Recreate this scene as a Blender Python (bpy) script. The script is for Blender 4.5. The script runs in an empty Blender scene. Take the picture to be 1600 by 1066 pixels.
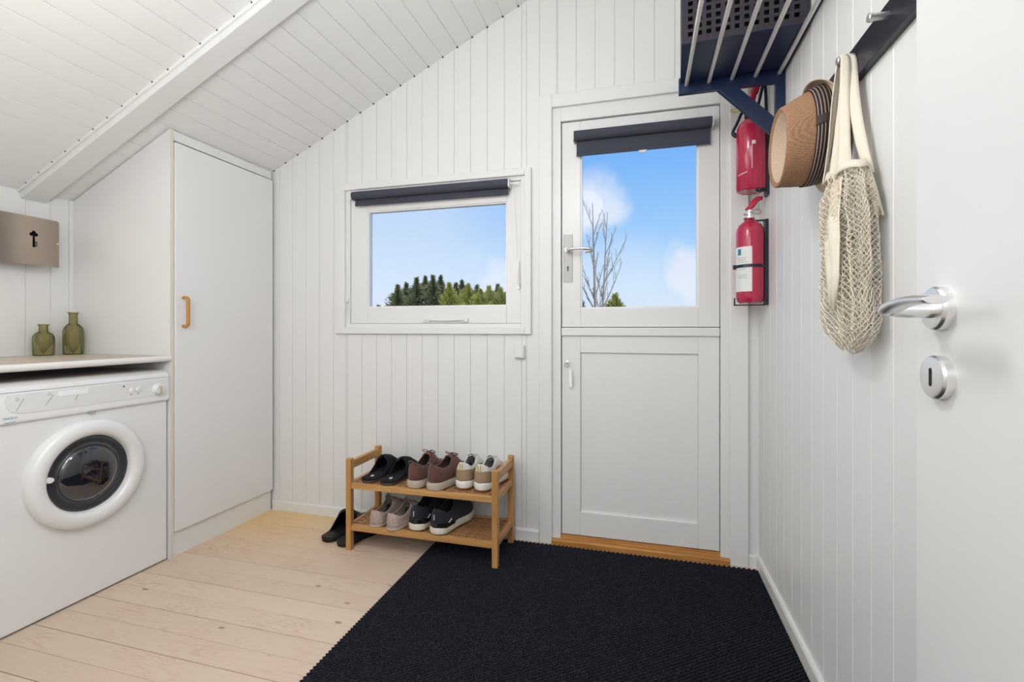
import bpy, bmesh, math, random
from mathutils import Vector, Matrix, noise
random.seed(7)
C = bpy.context.scene.collection
PI = math.pi

# ------------------------------------------------------------------ materials
def mat(name, col, rough=.5, metal=0., bump=0., bscale=200., var=0., vscale=6., coat=0., spec=.5, sheen=0., stretch=None, alpha=None):
    m = bpy.data.materials.new(name); m.use_nodes = True
    nt = m.node_tree; n = nt.nodes; l = nt.links
    b = n['Principled BSDF']
    b.inputs['Base Color'].default_value = (*col, 1); b.inputs['Roughness'].default_value = rough
    b.inputs['Metallic'].default_value = metal; b.inputs['Coat Weight'].default_value = coat
    b.inputs['Specular IOR Level'].default_value = spec; b.inputs['Sheen Weight'].default_value = sheen
    tc = n.new('ShaderNodeTexCoord'); mp = n.new('ShaderNodeMapping')
    l.new(tc.outputs['Object'], mp.inputs[0])
    if stretch: mp.inputs['Scale'].default_value = stretch
    nz = n.new('ShaderNodeTexNoise'); nz.inputs['Scale'].default_value = vscale; nz.inputs['Detail'].default_value = 4
    l.new(mp.outputs[0], nz.inputs['Vector'])
    mx = n.new('ShaderNodeMix'); mx.data_type = 'RGBA'
    mx.inputs[6].default_value = (*[c*(1-var) for c in col], 1); mx.inputs[7].default_value = (*[min(1, c*(1+var)) for c in col], 1)
    l.new(nz.outputs['Fac'], mx.inputs[0]); l.new(mx.outputs[2], b.inputs['Base Color'])
    if bump:
        n2 = n.new('ShaderNodeTexNoise'); n2.inputs['Scale'].default_value = bscale; n2.inputs['Detail'].default_value = 3
        l.new(mp.outputs[0], n2.inputs['Vector'])
        bp = n.new('ShaderNodeBump'); bp.inputs['Strength'].default_value = bump; bp.inputs['Distance'].default_value = .002
        l.new(n2.outputs['Fac'], bp.inputs['Height']); l.new(bp.outputs[0], b.inputs['Normal'])
    return m

WHITE = mat('white_paint', (.81, .81, .80), .42, bump=.12, bscale=60, var=.012, vscale=2)
CEILW = mat('white_ceiling_paint', (.87, .87, .86), .5, bump=.1, bscale=60, var=.012, vscale=2)
TRIMW = mat('white_gloss_paint', (.81, .81, .80), .32, bump=.08, bscale=40, var=.01)
LAMIN = mat('white_laminate', (.83, .825, .82), .30, var=.008)
CREAM = mat('cream_edge', (.74, .70, .64), .45, var=.02)
APPL = mat('white_enamel', (.84, .84, .835), .22, var=.005, coat=.3)
PLASW = mat('white_plastic', (.80, .80, .78), .35, var=.01)
GREYP = mat('grey_plastic', (.42, .41, .40), .45)
PINKP = mat('beige_plastic', (.62, .50, .44), .4)
BLIND = mat('charcoal_blind_fabric', (.055, .06, .085), .85, bump=.3, bscale=500, var=.1, vscale=40)
NAVY = mat('black_blue_lacquer', (.006, .018, .060), .38, var=.1)
BLKM = mat('black_metal', (.012, .016, .028), .35)
DARK = mat('dark_recess', (.01, .01, .01), .8)
STEEL = mat('brushed_steel', (.66, .65, .63), .38, 1., bump=.1, bscale=300, stretch=(1, 1, .05))
CHROME = mat('satin_chrome', (.88, .88, .88), .32, 1.)
BRSTEEL = mat('warm_brushed_steel', (.40, .34, .28), .26, 1., bump=.15, bscale=500, stretch=(1, .03, 1), var=.05, vscale=4)
RED = mat('extinguisher_red', (.50, .020, .070), .22, coat=.4)
REDP = mat('red_plastic', (.52, .02, .05), .4)
LABELW = mat('label_white', (.80, .80, .78), .5)
LABELB = mat('label_blue', (.02, .22, .45), .5)
LABELG = mat('label_grey_print', (.45, .45, .45), .5)
TEAL = mat('teal_print', (.10, .35, .40), .5)
YEL = mat('yellow_plastic', (.70, .58, .10), .4)
COTTON = mat('natural_cotton', (.88, .80, .67), .9, bump=.5, bscale=900, var=.06, vscale=60)
GUM = mat('gum_rubber', (.33, .14, .07), .7)
SOLEW = mat('cream_rubber', (.72, .66, .56), .6, bump=.15, bscale=150, var=.10, vscale=50)
SOLEWW = mat('white_rubber', (.82, .81, .77), .55, var=.05, vscale=50)
SOLEB = mat('beige_rubber', (.50, .42, .34), .65, bump=.2, bscale=120, var=.14, vscale=40)
BLKRUB = mat('black_foam', (.004, .004, .005), .5, bump=.2, bscale=250)
BLKFELT = mat('black_felt', (.005, .006, .010), .95, bump=.5, bscale=600)
BLKKNIT = mat('black_knit', (.008, .009, .018), .75, bump=.5, bscale=500, sheen=.1)
CORK = mat('brown_cork_sole', (.10, .075, .05), .8)
BRLEA = mat('brown_suede', (.125, .052, .040), .75, bump=.4, bscale=200, var=.25, vscale=30, sheen=.2)
TAN = mat('tan_suede', (.36, .25, .16), .85, bump=.4, bscale=300, var=.08, vscale=40)
WMESH = mat('white_mesh_fabric', (.72, .71, .68), .8, bump=.4, bscale=500, var=.05)
LINING = mat('grey_lining', (.13, .13, .135), .9)
DLINING = mat('dark_lining', (.012, .011, .012), .9)
FELTIN = mat('taupe_lining', (.22, .17, .145), .95)
WHITEMARK = mat('white_mark', (.75, .75, .75), .5)
BARK = mat('grey_bark', (.42, .36, .31), .9, var=.3, vscale=10)
DGREEN = mat('conifer_green', (.24, .25, .12), .9, var=.5, vscale=1.5)
LGREEN = mat('yellow_green_foliage', (.42, .42, .10), .9, var=.5, vscale=1.5)
STRAWGRASS = mat('dry_grass', (.36, .28, .15), .9, var=.3)
GRASS = mat('lawn', (.10, .13, .04), .95, var=.4, vscale=1)
EXTW = mat('exterior_cladding', (.30, .28, .25), .8)
HANDLEW = mat('honey_wood_handle', (.52, .25, .045), .35, var=.1, vscale=30)

def wood(name, c0, c1, rough, axis, gs=9., knots=True):
    m = bpy.data.materials.new(name); m.use_nodes = True
    nt = m.node_tree; n = nt.nodes; l = nt.links; b = n['Principled BSDF']; b.inputs['Roughness'].default_value = rough
    tc = n.new('ShaderNodeTexCoord'); mp = n.new('ShaderNodeMapping'); l.new(tc.outputs['Object'], mp.inputs[0])
    sc = [1., 1., 1.]; sc[axis] = .07; mp.inputs['Scale'].default_value = sc
    nz = n.new('ShaderNodeTexNoise'); nz.inputs['Scale'].default_value = gs*6; nz.inputs['Detail'].default_value = 6; nz.inputs['Distortion'].default_value = .6
    l.new(mp.outputs[0], nz.inputs['Vector'])
    cr = n.new('ShaderNodeValToRGB'); cr.color_ramp.elements[0].position = .35; cr.color_ramp.elements[1].position = .68
    cr.color_ramp.elements[0].color = (*c0, 1); cr.color_ramp.elements[1].color = (*c1, 1)
    l.new(nz.outputs['Fac'], cr.inputs[0]); l.new(cr.outputs[0], b.inputs['Base Color'])
    bp = n.new('ShaderNodeBump'); bp.inputs['Strength'].default_value = .08; bp.inputs['Distance'].default_value = .001
    l.new(nz.outputs['Fac'], bp.inputs['Height']); l.new(bp.outputs[0], b.inputs['Normal'])
    return m
RACKX = wood('bamboo_lengthwise', (.46, .235, .075), (.62, .345, .125), .4, 0)
RACKY = wood('bamboo_crosswise', (.44, .22, .07), (.60, .33, .12), .4, 1)
RACKZ = wood('bamboo_upright', (.44, .22, .065), (.60, .33, .115), .4, 2)
RACKD = wood('bamboo_lattice', (.30, .145, .06), (.42, .22, .10), .5, 0)
THRESH = wood('oiled_oak', (.40, .165, .035), (.58, .28, .08), .45, 0)
WORKTOP = wood('pale_wood_laminate', (.56, .46, .36), (.66, .57, .47), .35, 1, 5)

def floor_mat():
    m = bpy.data.materials.new('soap_washed_pine'); m.use_nodes = True
    nt = m.node_tree; n = nt.nodes; l = nt.links; b = n['Principled BSDF']; b.inputs['Roughness'].default_value = .42
    tc = n.new('ShaderNodeTexCoord'); sep = n.new('ShaderNodeSeparateXYZ'); l.new(tc.outputs['Object'], sep.inputs[0])
    dv = n.new('ShaderNodeMath'); dv.operation = 'MULTIPLY_ADD'; dv.inputs[1].default_value = 1/.0935; dv.inputs[2].default_value = -1.165/.0935+40
    l.new(sep.outputs['Y'], dv.inputs[0]); fl = n.new('ShaderNodeMath'); fl.operation = 'FLOOR'; l.new(dv.outputs[0], fl.inputs[0])
    wn = n.new('ShaderNodeTexWhiteNoise'); wn.noise_dimensions = '1D'; l.new(fl.outputs[0], wn.inputs['W'])
    # shift the grain of each board
    sh = n.new('ShaderNodeMath'); sh.operation = 'MULTIPLY'; sh.inputs[1].default_value = 7.3; l.new(fl.outputs[0], sh.inputs[0])
    cx = n.new('ShaderNodeMath'); cx.operation = 'ADD'; l.new(sep.outputs['X'], cx.inputs[0]); l.new(sh.outputs[0], cx.inputs[1])
    cb = n.new('ShaderNodeCombineXYZ'); l.new(cx.outputs[0], cb.inputs[0]); l.new(sep.outputs['Y'], cb.inputs[1]); l.new(sh.outputs[0], cb.inputs[2])
    mp = n.new('ShaderNodeMapping'); mp.inputs['Scale'].default_value = (.9, 9, 1); l.new(cb.outputs[0], mp.inputs[0])
    nz = n.new('ShaderNodeTexNoise'); nz.inputs['Scale'].default_value = 3.2; nz.inputs['Detail'].default_value = 3; nz.inputs['Distortion'].default_value = 1.2
    l.new(mp.outputs[0], nz.inputs['Vector'])
    wv = n.new('ShaderNodeMath'); wv.operation = 'MULTIPLY'; wv.inputs[1].default_value = 60; l.new(nz.outputs['Fac'], wv.inputs[0])
    sn = n.new('ShaderNodeMath'); sn.operation = 'SINE'; l.new(wv.outputs[0], sn.inputs[0])
    r1 = n.new('ShaderNodeMapRange'); r1.inputs[1].default_value = .2; r1.inputs[2].default_value = 1.; r1.inputs[3].default_value = 0; r1.inputs[4].default_value = 1; l.new(sn.outputs[0], r1.inputs[0])
    # large patches that let the figure come and go
    pn = n.new('ShaderNodeTexNoise'); pn.inputs['Scale'].default_value = 3.; l.new(cb.outputs[0], pn.inputs['Vector'])
    pr_ = n.new('ShaderNodeMapRange'); pr_.inputs[1].default_value = .45; pr_.inputs[2].default_value = .7; pr_.inputs[3].default_value = .15; pr_.inputs[4].default_value = .9; l.new(pn.outputs['Fac'], pr_.inputs[0])
    mm = n.new('ShaderNodeMath'); mm.operation = 'MULTIPLY'; l.new(r1.outputs[0], mm.inputs[0]); l.new(pr_.outputs[0], mm.inputs[1])
    base = n.new('ShaderNodeMix'); base.data_type = 'RGBA'; base.inputs[6].default_value = (.680, .535, .425, 1); base.inputs[7].default_value = (.730, .600, .485, 1)
    l.new(wn.outputs['Value'], base.inputs[0])
    # the boards by the far wall are yellower
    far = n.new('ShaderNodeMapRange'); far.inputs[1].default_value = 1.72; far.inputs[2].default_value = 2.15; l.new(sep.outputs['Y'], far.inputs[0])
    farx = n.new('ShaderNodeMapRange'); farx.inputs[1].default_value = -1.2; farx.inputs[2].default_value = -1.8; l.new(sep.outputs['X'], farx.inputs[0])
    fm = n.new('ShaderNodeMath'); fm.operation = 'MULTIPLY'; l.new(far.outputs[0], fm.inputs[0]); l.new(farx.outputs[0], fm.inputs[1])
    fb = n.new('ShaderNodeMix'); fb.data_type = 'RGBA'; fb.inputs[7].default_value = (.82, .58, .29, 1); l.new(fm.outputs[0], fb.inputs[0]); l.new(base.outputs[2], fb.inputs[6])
    g = n.new('ShaderNodeMix'); g.data_type = 'RGBA'; g.blend_type = 'MULTIPLY'; g.inputs[7].default_value = (.84, .72, .62, 1)
    l.new(mm.outputs[0], g.inputs[0]); l.new(fb.outputs[2], g.inputs[6])
    # knots
    mk = n.new('ShaderNodeMapping'); mk.inputs['Scale'].default_value = (4.6, 9.5, 1); l.new(cb.outputs[0], mk.inputs[0])
    vo = n.new('ShaderNodeTexVoronoi'); vo.inputs['Scale'].default_value = 1.; vo.inputs['Randomness'].default_value = 1; l.new(mk.outputs[0], vo.inputs['Vector'])
    kr = n.new('ShaderNodeMapRange'); kr.inputs[1].default_value = .045; kr.inputs[2].default_value = .085; kr.inputs[3].default_value = .8; kr.inputs[4].default_value = 0; l.new(vo.outputs['Distance'], kr.inputs[0])
    k = n.new('ShaderNodeMix'); k.data_type = 'RGBA'; k.inputs[7].default_value = (.27, .155, .09, 1); l.new(kr.outputs[0], k.inputs[0]); l.new(g.outputs[2], k.inputs[6])
    l.new(k.outputs[2], b.inputs['Base Color'])
    bp = n.new('ShaderNodeBump'); bp.inputs['Strength'].default_value = .06; bp.inputs['Distance'].default_value = .001
    l.new(mm.outputs[0], bp.inputs['Height']); l.new(bp.outputs[0], b.inputs['Normal'])
    return m
FLOORM = floor_mat()

def rug_mat():
    m = bpy.data.materials.new('ribbed_charcoal_pile'); m.use_nodes = True
    nt = m.node_tree; n = nt.nodes; l = nt.links; b = n['Principled BSDF']; b.inputs['Roughness'].default_value = .95
    b.inputs['Specular IOR Level'].default_value = .15
    tc = n.new('ShaderNodeTexCoord')
    v = n.new('ShaderNodeTexNoise'); v.inputs['Scale'].default_value = 420; v.inputs['Detail'].default_value = 2; l.new(tc.outputs['Object'], v.inputs['Vector'])
    cr = n.new('ShaderNodeValToRGB'); e = cr.color_ramp.elements
    e[0].position = .42; e[0].color = (.006, .007, .012, 1); e[1].position = .82; e[1].color = (.13, .14, .17, 1)
    x = cr.color_ramp.elements.new(.58); x.color = (.016, .017, .024, 1)
    l.new(v.outputs['Fac'], cr.inputs[0]); l.new(cr.outputs[0], b.inputs['Base Color'])
    bp = n.new('ShaderNodeBump'); bp.inputs['Strength'].default_value = .5; bp.inputs['Distance'].default_value = .002
    l.new(v.outputs['Fac'], bp.inputs['Height']); l.new(bp.outputs[0], b.inputs['Normal'])
    return m
RUGM = rug_mat()

def weave_mat(name, c0, c1, scale, bump=.6, rough=.85, squash=(1, 1, 1)):
    m = bpy.data.materials.new(name); m.use_nodes = True
    nt = m.node_tree; n = nt.nodes; l = nt.links; b = n['Principled BSDF']; b.inputs['Roughness'].default_value = rough
    tc = n.new('ShaderNodeTexCoord'); mp = n.new('ShaderNodeMapping'); mp.inputs['Scale'].default_value = squash; l.new(tc.outputs['Object'], mp.inputs[0])
    v = n.new('ShaderNodeTexVoronoi'); v.inputs['Scale'].default_value = scale; v.inputs['Randomness'].default_value = .45; l.new(mp.outputs[0], v.inputs['Vector'])
    cr = n.new('ShaderNodeValToRGB'); cr.color_ramp.elements[0].position = .1; cr.color_ramp.elements[1].position = .65
    cr.color_ramp.elements[0].color = (*c0, 1); cr.color_ramp.elements[1].color = (*c1, 1)
    l.new(v.outputs['Distance'], cr.inputs[0]); l.new(cr.outputs[0], b.inputs['Base Color'])
    bp = n.new('ShaderNodeBump'); bp.inputs['Strength'].default_value = bump; bp.inputs['Distance'].default_value = .002; bp.invert = True
    l.new(v.outputs['Distance'], bp.inputs['Height']); l.new(bp.outputs[0], b.inputs['Normal'])
    return m
STRAW = weave_mat('woven_straw', (.58, .34, .19), (.26, .13, .07), 420)
STRAWL = weave_mat('pale_straw_edge', (.72, .60, .47), (.50, .36, .25), 420)
KNIT = weave_mat('perforated_beige_knit', (.16, .11, .09), (.62, .50, .44), 330, .5)

def band_mat():
    m = bpy.data.materials.new('striped_hat_band'); m.use_nodes = True
    nt = m.node_tree; n = nt.nodes; l = nt.links; b = n['Principled BSDF']; b.inputs['Roughness'].default_value = .8
    tc = n.new('ShaderNodeTexCoord'); sp = n.new('ShaderNodeSeparateXYZ'); l.new(tc.outputs['Object'], sp.inputs[0])
    mu = n.new('ShaderNodeMath'); mu.operation = 'MULTIPLY'; mu.inputs[1].default_value = 2*PI/.0075; l.new(sp.outputs['X'], mu.inputs[0])
    sn = n.new('ShaderNodeMath'); sn.operation = 'SINE'; l.new(mu.outputs[0], sn.inputs[0])
    gt = n.new('ShaderNodeMath'); gt.operation = 'GREATER_THAN'; gt.inputs[1].default_value = .72; l.new(sn.outputs[0], gt.inputs[0])
    mx = n.new('ShaderNodeMix'); mx.data_type = 'RGBA'; mx.inputs[6].default_value = (.012, .010, .016, 1); mx.inputs[7].default_value = (.45, .30, .20, 1)
    l.new(gt.outputs[0], mx.inputs[0]); l.new(mx.outputs[2], b.inputs['Base Color'])
    return m
BANDM = band_mat()

def pane_mat(name, tint=(1, 1, 1), ior=1.45):
    m = bpy.data.materials.new(name); m.use_nodes = True
    nt = m.node_tree; n = nt.nodes; l = nt.links; n.remove(n['Principled BSDF'])
    t = n.new('ShaderNodeBsdfTransparent'); t.inputs[0].default_value = (*tint, 1)
    g = n.new('ShaderNodeBsdfGlossy'); g.inputs['Roughness'].default_value = .02
    f = n.new('ShaderNodeFresnel'); f.inputs[0].default_value = ior
    mx = n.new('ShaderNodeMixShader'); l.new(f.outputs[0], mx.inputs[0]); l.new(t.outputs[0], mx.inputs[1]); l.new(g.outputs[0], mx.inputs[2])
    l.new(mx.outputs[0], n['Material Output'].inputs[0])
    return m
PANE = pane_mat('window_glass', ior=1.09)
VASEG = pane_mat('olive_glass', (.86, .84, .68), 1.35)
_n = VASEG.node_tree.nodes; _l = VASEG.node_tree.links
_d = _n.new('ShaderNodeBsdfDiffuse'); _d.inputs[0].default_value = (.40, .37, .17, 1)
_m = _n.new('ShaderNodeMixShader'); _m.inputs[0].default_value = .18
_o = _n['Material Output']; _src = _o.inputs[0].links[0].from_socket
_l.new(_src, _m.inputs[1]); _l.new(_d.outputs[0], _m.inputs[2]); _l.new(_m.outputs[0], _o.inputs[0])
DGLASS = mat('smoked_door_glass', (.012, .013, .02), .06, coat=1., spec=.8)
GASKET = mat('dark_gasket', (.035, .038, .05), .25, coat=.5)

# ------------------------------------------------------------------ mesh helpers
def finish(o, name, label=None, cat=None, group=None, kind=None):
    if label: o['label'] = label
    if cat: o['category'] = cat
    if group: o['group'] = group
    if kind: o['kind'] = kind
    return o
def base_matrix(o):
    m = o.matrix_basis.copy()
    while o.parent:
        m = o.parent.matrix_basis @ o.matrix_parent_inverse @ m if False else o.parent.matrix_basis @ m
        o = o.parent
    return m
def thing(name, label, cat, loc=(0, 0, 0), rotz=0, group=None):
    o = bpy.data.objects.new(name, None); C.objects.link(o); o.empty_display_size = .05
    o.location = loc; o.rotation_euler = (0, 0, rotz)
    return finish(o, name, label, cat, group)
def obj(name, bm, m, parent=None, smooth=False, bevel=0., local=False, label=None, segs=2, ang=35, solid=0., soff=-1):
    bmesh.ops.recalc_face_normals(bm, faces=bm.faces[:])
    me = bpy.data.meshes.new(name); bm.to_mesh(me); bm.free()
    ms = m if isinstance(m, (list, tuple)) else [m]
    for q in ms: me.materials.append(q)
    o = bpy.data.objects.new(name, me); C.objects.link(o)
    if parent:
        o.parent = parent
        if not local:   # mesh given in world coordinates
            w = Matrix.Identity(4); p = parent
            chain = []
            while p: chain.append(p.matrix_basis); p = p.parent
            for q in reversed(chain): w = w @ q
            me.transform(w.inverted())
    if smooth:
        for p in me.polygons: p.use_smooth = True
        if smooth != 'all':
            o.data.set_sharp_from_angle(angle=math.radians(ang))
    if solid:
        s = o.modifiers.new('thick', 'SOLIDIFY'); s.thickness = solid; s.offset = soff
    if bevel:
        b = o.modifiers.new('bevel', 'BEVEL'); b.width = bevel; b.segments = segs; b.limit_method = 'ANGLE'; b.angle_limit = math.radians(40)
    if label: o['label'] = label
    return o
def struct(name, bm, m, parent=None, **k):
    o = obj(name, bm, m, parent, **k)
    if not parent: o['kind'] = 'structure'
    return o
def box(bm, x0, x1, y0, y1, z0, z1, M=None):
    v = [bm.verts.new((x, y, z)) for x in (x0, x1) for y in (y0, y1) for z in (z0, z1)]
    if M is not None:
        for q in v: q.co = M @ q.co
    for f in ((0, 1, 3, 2), (4, 6, 7, 5), (0, 4, 5, 1), (2, 3, 7, 6), (0, 2, 6, 4), (1, 5, 7, 3)):
        bm.faces.new([v[i] for i in f])
    return bm
def B(*a, **k): return box(bmesh.new(), *a, **k)
def prism(bm, pts, fn, d0, d1):
    """extrude 2D polygon pts; fn(u, v, d) -> xyz"""
    a = [bm.verts.new(fn(u, v, d0)) for u, v in pts]; b = [bm.verts.new(fn(u, v, d1)) for u, v in pts]
    n = len(pts)
    bm.faces.new(a); bm.faces.new(b[::-1])
    for i in range(n): bm.faces.new((a[i], a[(i+1) % n], b[(i+1) % n], b[i]))
    return bm
def frame_of(d):
    d = d.normalized(); u = d.orthogonal().normalized(); return u, d.cross(u).normalized()
def tube(bm, pts, r, n=10, cap=True, closed=False, up=None):
    P = [Vector(p) for p in pts]; rings = []
    u = None; N = len(P)
    for i, p in enumerate(P):
        if closed: d = (P[(i+1) % N]-P[i-1]).normalized()
        else: d = (P[min(i+1, N-1)]-P[max(i-1, 0)]).normalized()
        if u is None: u, w = frame_of(d)
        else:
            u = (u-d*u.dot(d)).normalized(); w = d.cross(u)
        rr = r[i] if isinstance(r, (list, tuple)) else r
        rings.append([bm.verts.new(p+(u*math.cos(2*PI*k/n)+w*math.sin(2*PI*k/n))*rr) for k in range(n)])
    for i in range(N if closed else N-1):
        a, b = rings[i], rings[(i+1) % N]
        for k in range(n): bm.faces.new((a[k], a[(k+1) % n], b[(k+1) % n], b[k]))
    if cap and not closed:
        bm.faces.new(rings[0][::-1]); bm.faces.new(rings[-1])
    return bm
def T(*a, **k): return tube(bmesh.new(), *a, **k)
def lathe(bm, prof, fn, n=48, ell=1., cap0=True, cap1=True):
    """prof [(r,h)], fn(a,b,h)->xyz"""
    rings = []
    for r, h in prof:
        if r < 1e-6: rings.append([bm.verts.new(fn(0, 0, h))])
        else: rings.append([bm.verts.new(fn(r*math.cos(2*PI*k/n)*ell, r*math.sin(2*PI*k/n), h)) for k in range(n)])
    for a, b in zip(rings, rings[1:]):
        for k in range(n):
            k2 = (k+1) % n
            if len(a) == 1 and len(b) == 1: continue
            if len(a) == 1: bm.faces.new((a[0], b[k2], b[k]))
            elif len(b) == 1: bm.faces.new((a[k], a[k2], b[0]))
            else: bm.faces.new((a[k], a[k2], b[k2], b[k]))
    if cap0 and len(rings[0]) > 1: bm.faces.new(rings[0][::-1])
    if cap1 and len(rings[-1]) > 1: bm.faces.new(rings[-1])
    return bm
def L(*a, **k): return lathe(bmesh.new(), *a, **k)
def smoothpts(P, n=6):
    P = [Vector(p) for p in P]; out = []
    for i in range(len(P)-1):
        p0 = P[max(i-1, 0)]; p1 = P[i]; p2 = P[i+1]; p3 = P[min(i+2, len(P)-1)]
        for k in range(n):
            t = k/n
            out.append(.5*((2*p1)+(p2-p0)*t+(2*p0-5*p1+4*p2-p3)*t*t+(3*p1-p0-3*p2+p3)*t**3))
    out.append(P[-1]); return out
def text_mesh(name, body, size, M, m, parent, ext=.0004, font_scale=1.):
    cu = bpy.data.curves.new(name, 'FONT'); cu.body = body; cu.size = size; cu.extrude = ext; cu.align_x = 'CENTER'; cu.align_y = 'CENTER'
    o = bpy.data.objects.new(name, cu); C.objects.link(o)
    bpy.context.view_layer.update()
    me = bpy.data.meshes.new_from_object(o.evaluated_get(bpy.context.evaluated_depsgraph_get()))
    bpy.data.objects.remove(o); bpy.data.curves.remove(cu)
    bm = bmesh.new(); bm.from_mesh(me); bpy.data.meshes.remove(me)
    bmesh.ops.transform(bm, matrix=M, verts=bm.verts[:])
    return obj(name, bm, m, parent)

# ------------------------------------------------------------------ key dimensions (metres)
D = 2.28          # back wall face
XR = .485         # right wall face
XL = -2.667       # left wall face
YF = -2.4         # far end of the hall behind the camera
def zc(x): return 1.947+.4724*(x+2.046)   # sloping ceiling

# board profile: (u along wall, d depth into the wall, 0 = face)
def board(bm, u0, u1, a0, a1, fn, th=.014, flip=False):
    """tongue-and-groove board; a0,a1 functions of u giving its two ends; fn(u,a,d)"""
    P = [(u0, th), (u0, .0042), (u0+.0014, .0042), (u0+.0014, .0013), (u0+.0030, 0), (u1-.0016, 0), (u1, .0013), (u1, th)]
    if flip: P = [(u0+u1-u, d) for u, d in P]
    A = [bm.verts.new(fn(u, a0(u), d)) for u, d in P]; Bv = [bm.verts.new(fn(u, a1(u), d)) for u, d in P]
    n = len(P); bm.faces.new(A); bm.faces.new(Bv[::-1])
    for i in range(n): bm.faces.new((A[i], A[(i+1) % n], Bv[(i+1) % n], Bv[i]))

def boarded(bm, u0, u1, pitch, off, lo, hi, holes, fn, flip=False):
    k = math.floor((u0-off)/pitch); 
    while off+k*pitch < u1-1e-4:
        a = max(u0, off+k*pitch); b = min(u1, off+(k+1)*pitch); k += 1
        if b-a < .008: continue
        cuts = sorted({a, b} | {h for H in holes for h in H[:2] if a+.001 < h < b-.001})
        for p, q in zip(cuts, cuts[1:]):
            mid = (p+q)/2; spans = [(lambda u: lo, hi)]
            hs = sorted([H for H in holes if H[0] < mid < H[1]], key=lambda H: H[2])
            z = lambda u: lo
            if not hs: board(bm, p, q, z, hi, fn, flip=flip)
            else:
                cur = lo
                for H in hs:
                    if H[2]-cur > .002: board(bm, p, q, (lambda u, c=cur: c), (lambda u, c=H[2]: c), fn)
                    cur = H[3]
                board(bm, p, q, (lambda u, c=cur: c), hi, fn)

# openings in the back wall (x0,x1,z0,z1)
WIN = (-1.575, -.555, 1.045, 1.795)
DOOR = (-.405, .352, -.01, 2.06)
# ------------------------------------------------------------------ setting
bm = bmesh.new()
boarded(bm, XL-.02, XR+.02, .0897, -1.5655, -.01, lambda u: zc(u)+.01, [WIN, DOOR], lambda u, a, d: (u, D+d, a))
# core of the wall behind the boards
yb0, yb1 = D+.014, D+.13
def core(x0, x1, z0, z1=None):
    t0, t1 = (zc(x0)+.06, zc(x1)+.06) if z1 is None else (z1, z1)
    prism(bm, [(x0, z0), (x1, z0), (x1, t1), (x0, t0)], lambda u, v, d: (u, d, v), yb0, yb1)
core(XL-.15, WIN[0], -.05); core(WIN[0], WIN[1], -.05, WIN[2]); core(WIN[0], WIN[1], WIN[3]); core(WIN[1], DOOR[0], -.05)
core(DOOR[0], DOOR[1], DOOR[3]); core(DOOR[1], XR+.15, -.05); core(DOOR[0], DOOR[1], -.2, -.01)
struct('wall_back', bm, WHITE)

bm = bmesh.new()
boarded(bm, .9, D, .0965, 1.127-.0965*3, -.01, lambda u: zc(XR)+.02, [], lambda u, a, d: (XR+d, u, a), flip=True)
box(bm, XR, XR+.014, YF, .9, -.01, zc(XR)+.02)
box(bm, XR+.014, XR+.13, YF, D+.13, -.05, zc(XR)+.1)
struct('wall_right', bm, WHITE)
bm = bmesh.new()
boarded(bm, .2, D, .0935, 1.479-.0935*14, -.01, lambda u: zc(XL)+.01, [], lambda u, a, d: (XL-d, u, a), flip=True)
box(bm, XL-.014, XL, YF, .2, -.01, zc(XL)+.01)
box(bm, XL-.13, XL-.014, YF, D+.13, -.05, zc(XL)+.05)
struct('wall_left', bm, WHITE)
# partition with the doorway the picture is taken from, and the end of the hall
bm = bmesh.new()
y0, y1 = -.20, -.12
def part(x0, x1, z0):
    prism(bm, [(x0, z0), (x1, z0), (x1, zc(x1)+.02), (x0, zc(x0)+.02)], lambda u, v, d: (u, d, v), y0, y1)
part(XL-.01, -.50, -.01); part(-.50, .39, 2.05); part(.39, XR+.01, -.01)
struct('wall_front', bm, WHITE)
bm = bmesh.new(); prism(bm, [(XL-.1, -.05), (XR+.1, -.05), (XR+.1, zc(XR+.1)+.05), (XL-.1, zc(XL-.1)+.05)], lambda u, v, d: (u, d, v), YF-.1, YF)
struct('wall_hall', bm, WHITE)

# ceiling boards run in depth; the mesh carries a roof slab above
CN = 1/math.sqrt(1+.4724**2)
bm = bmesh.new()
px = .0807; x = -2.046+.0807*1-.0807*12
def cfn(u, a, d): return (u-.4724*CN*d, a, zc(u)+CN*d)
u = -1.483-.0807*20
while u < XR+.02:
    board(bm, u, u+px, lambda q: YF-.05, lambda q: D+.02, cfn); u += px
prism(bm, [(XL-.2, zc(XL-.2)+.016), (XR+.2, zc(XR+.2)+.016), (XR+.2, zc(XR+.2)+.12), (XL-.2, zc(XL-.2)+.12)], lambda u, v, d: (u, d, v), YF-.15, D+.5)
ceil = struct('ceiling', bm, CEILW)
# dark open groove ends where boards meet beam and end wall
bm = bmesh.new(); u = -1.483-.0807*16
while u < XR:
    for (ya, yb) in ((D-.007, D-.001), (1.447, 1.455)):
        cx = u+.0003
        if XL+.02 < cx < XR-.02:
            box(bm, cx-.0035, cx+.0035, ya, yb, zc(cx)-.0035, zc(cx)+.004)
    u += px
obj('groove_end', bm, DARK, ceil)
# ceiling beam following the slope
bm = bmesh.new()
def slab(bm, x0, x1, ya, yb, t0, t1):
    prism(bm, [(x0, zc(x0)-t0), (x1, zc(x1)-t0), (x1, zc(x1)-t1), (x0, zc(x0)-t1)], lambda u, v, d: (u, d, v), ya, yb)
slab(bm, XL+.002, XR-.002, 1.457, 1.552, -.002, .038)
struct('trim_ceiling_beam', bm, TRIMW, bevel=.004)
bm = bmesh.new(); slab(bm, XL+.002, XR-.002, 1.448, 1.4568, -.002, .012)
struct('trim_beam_edge', bm, TRIMW, bevel=.002)

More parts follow.
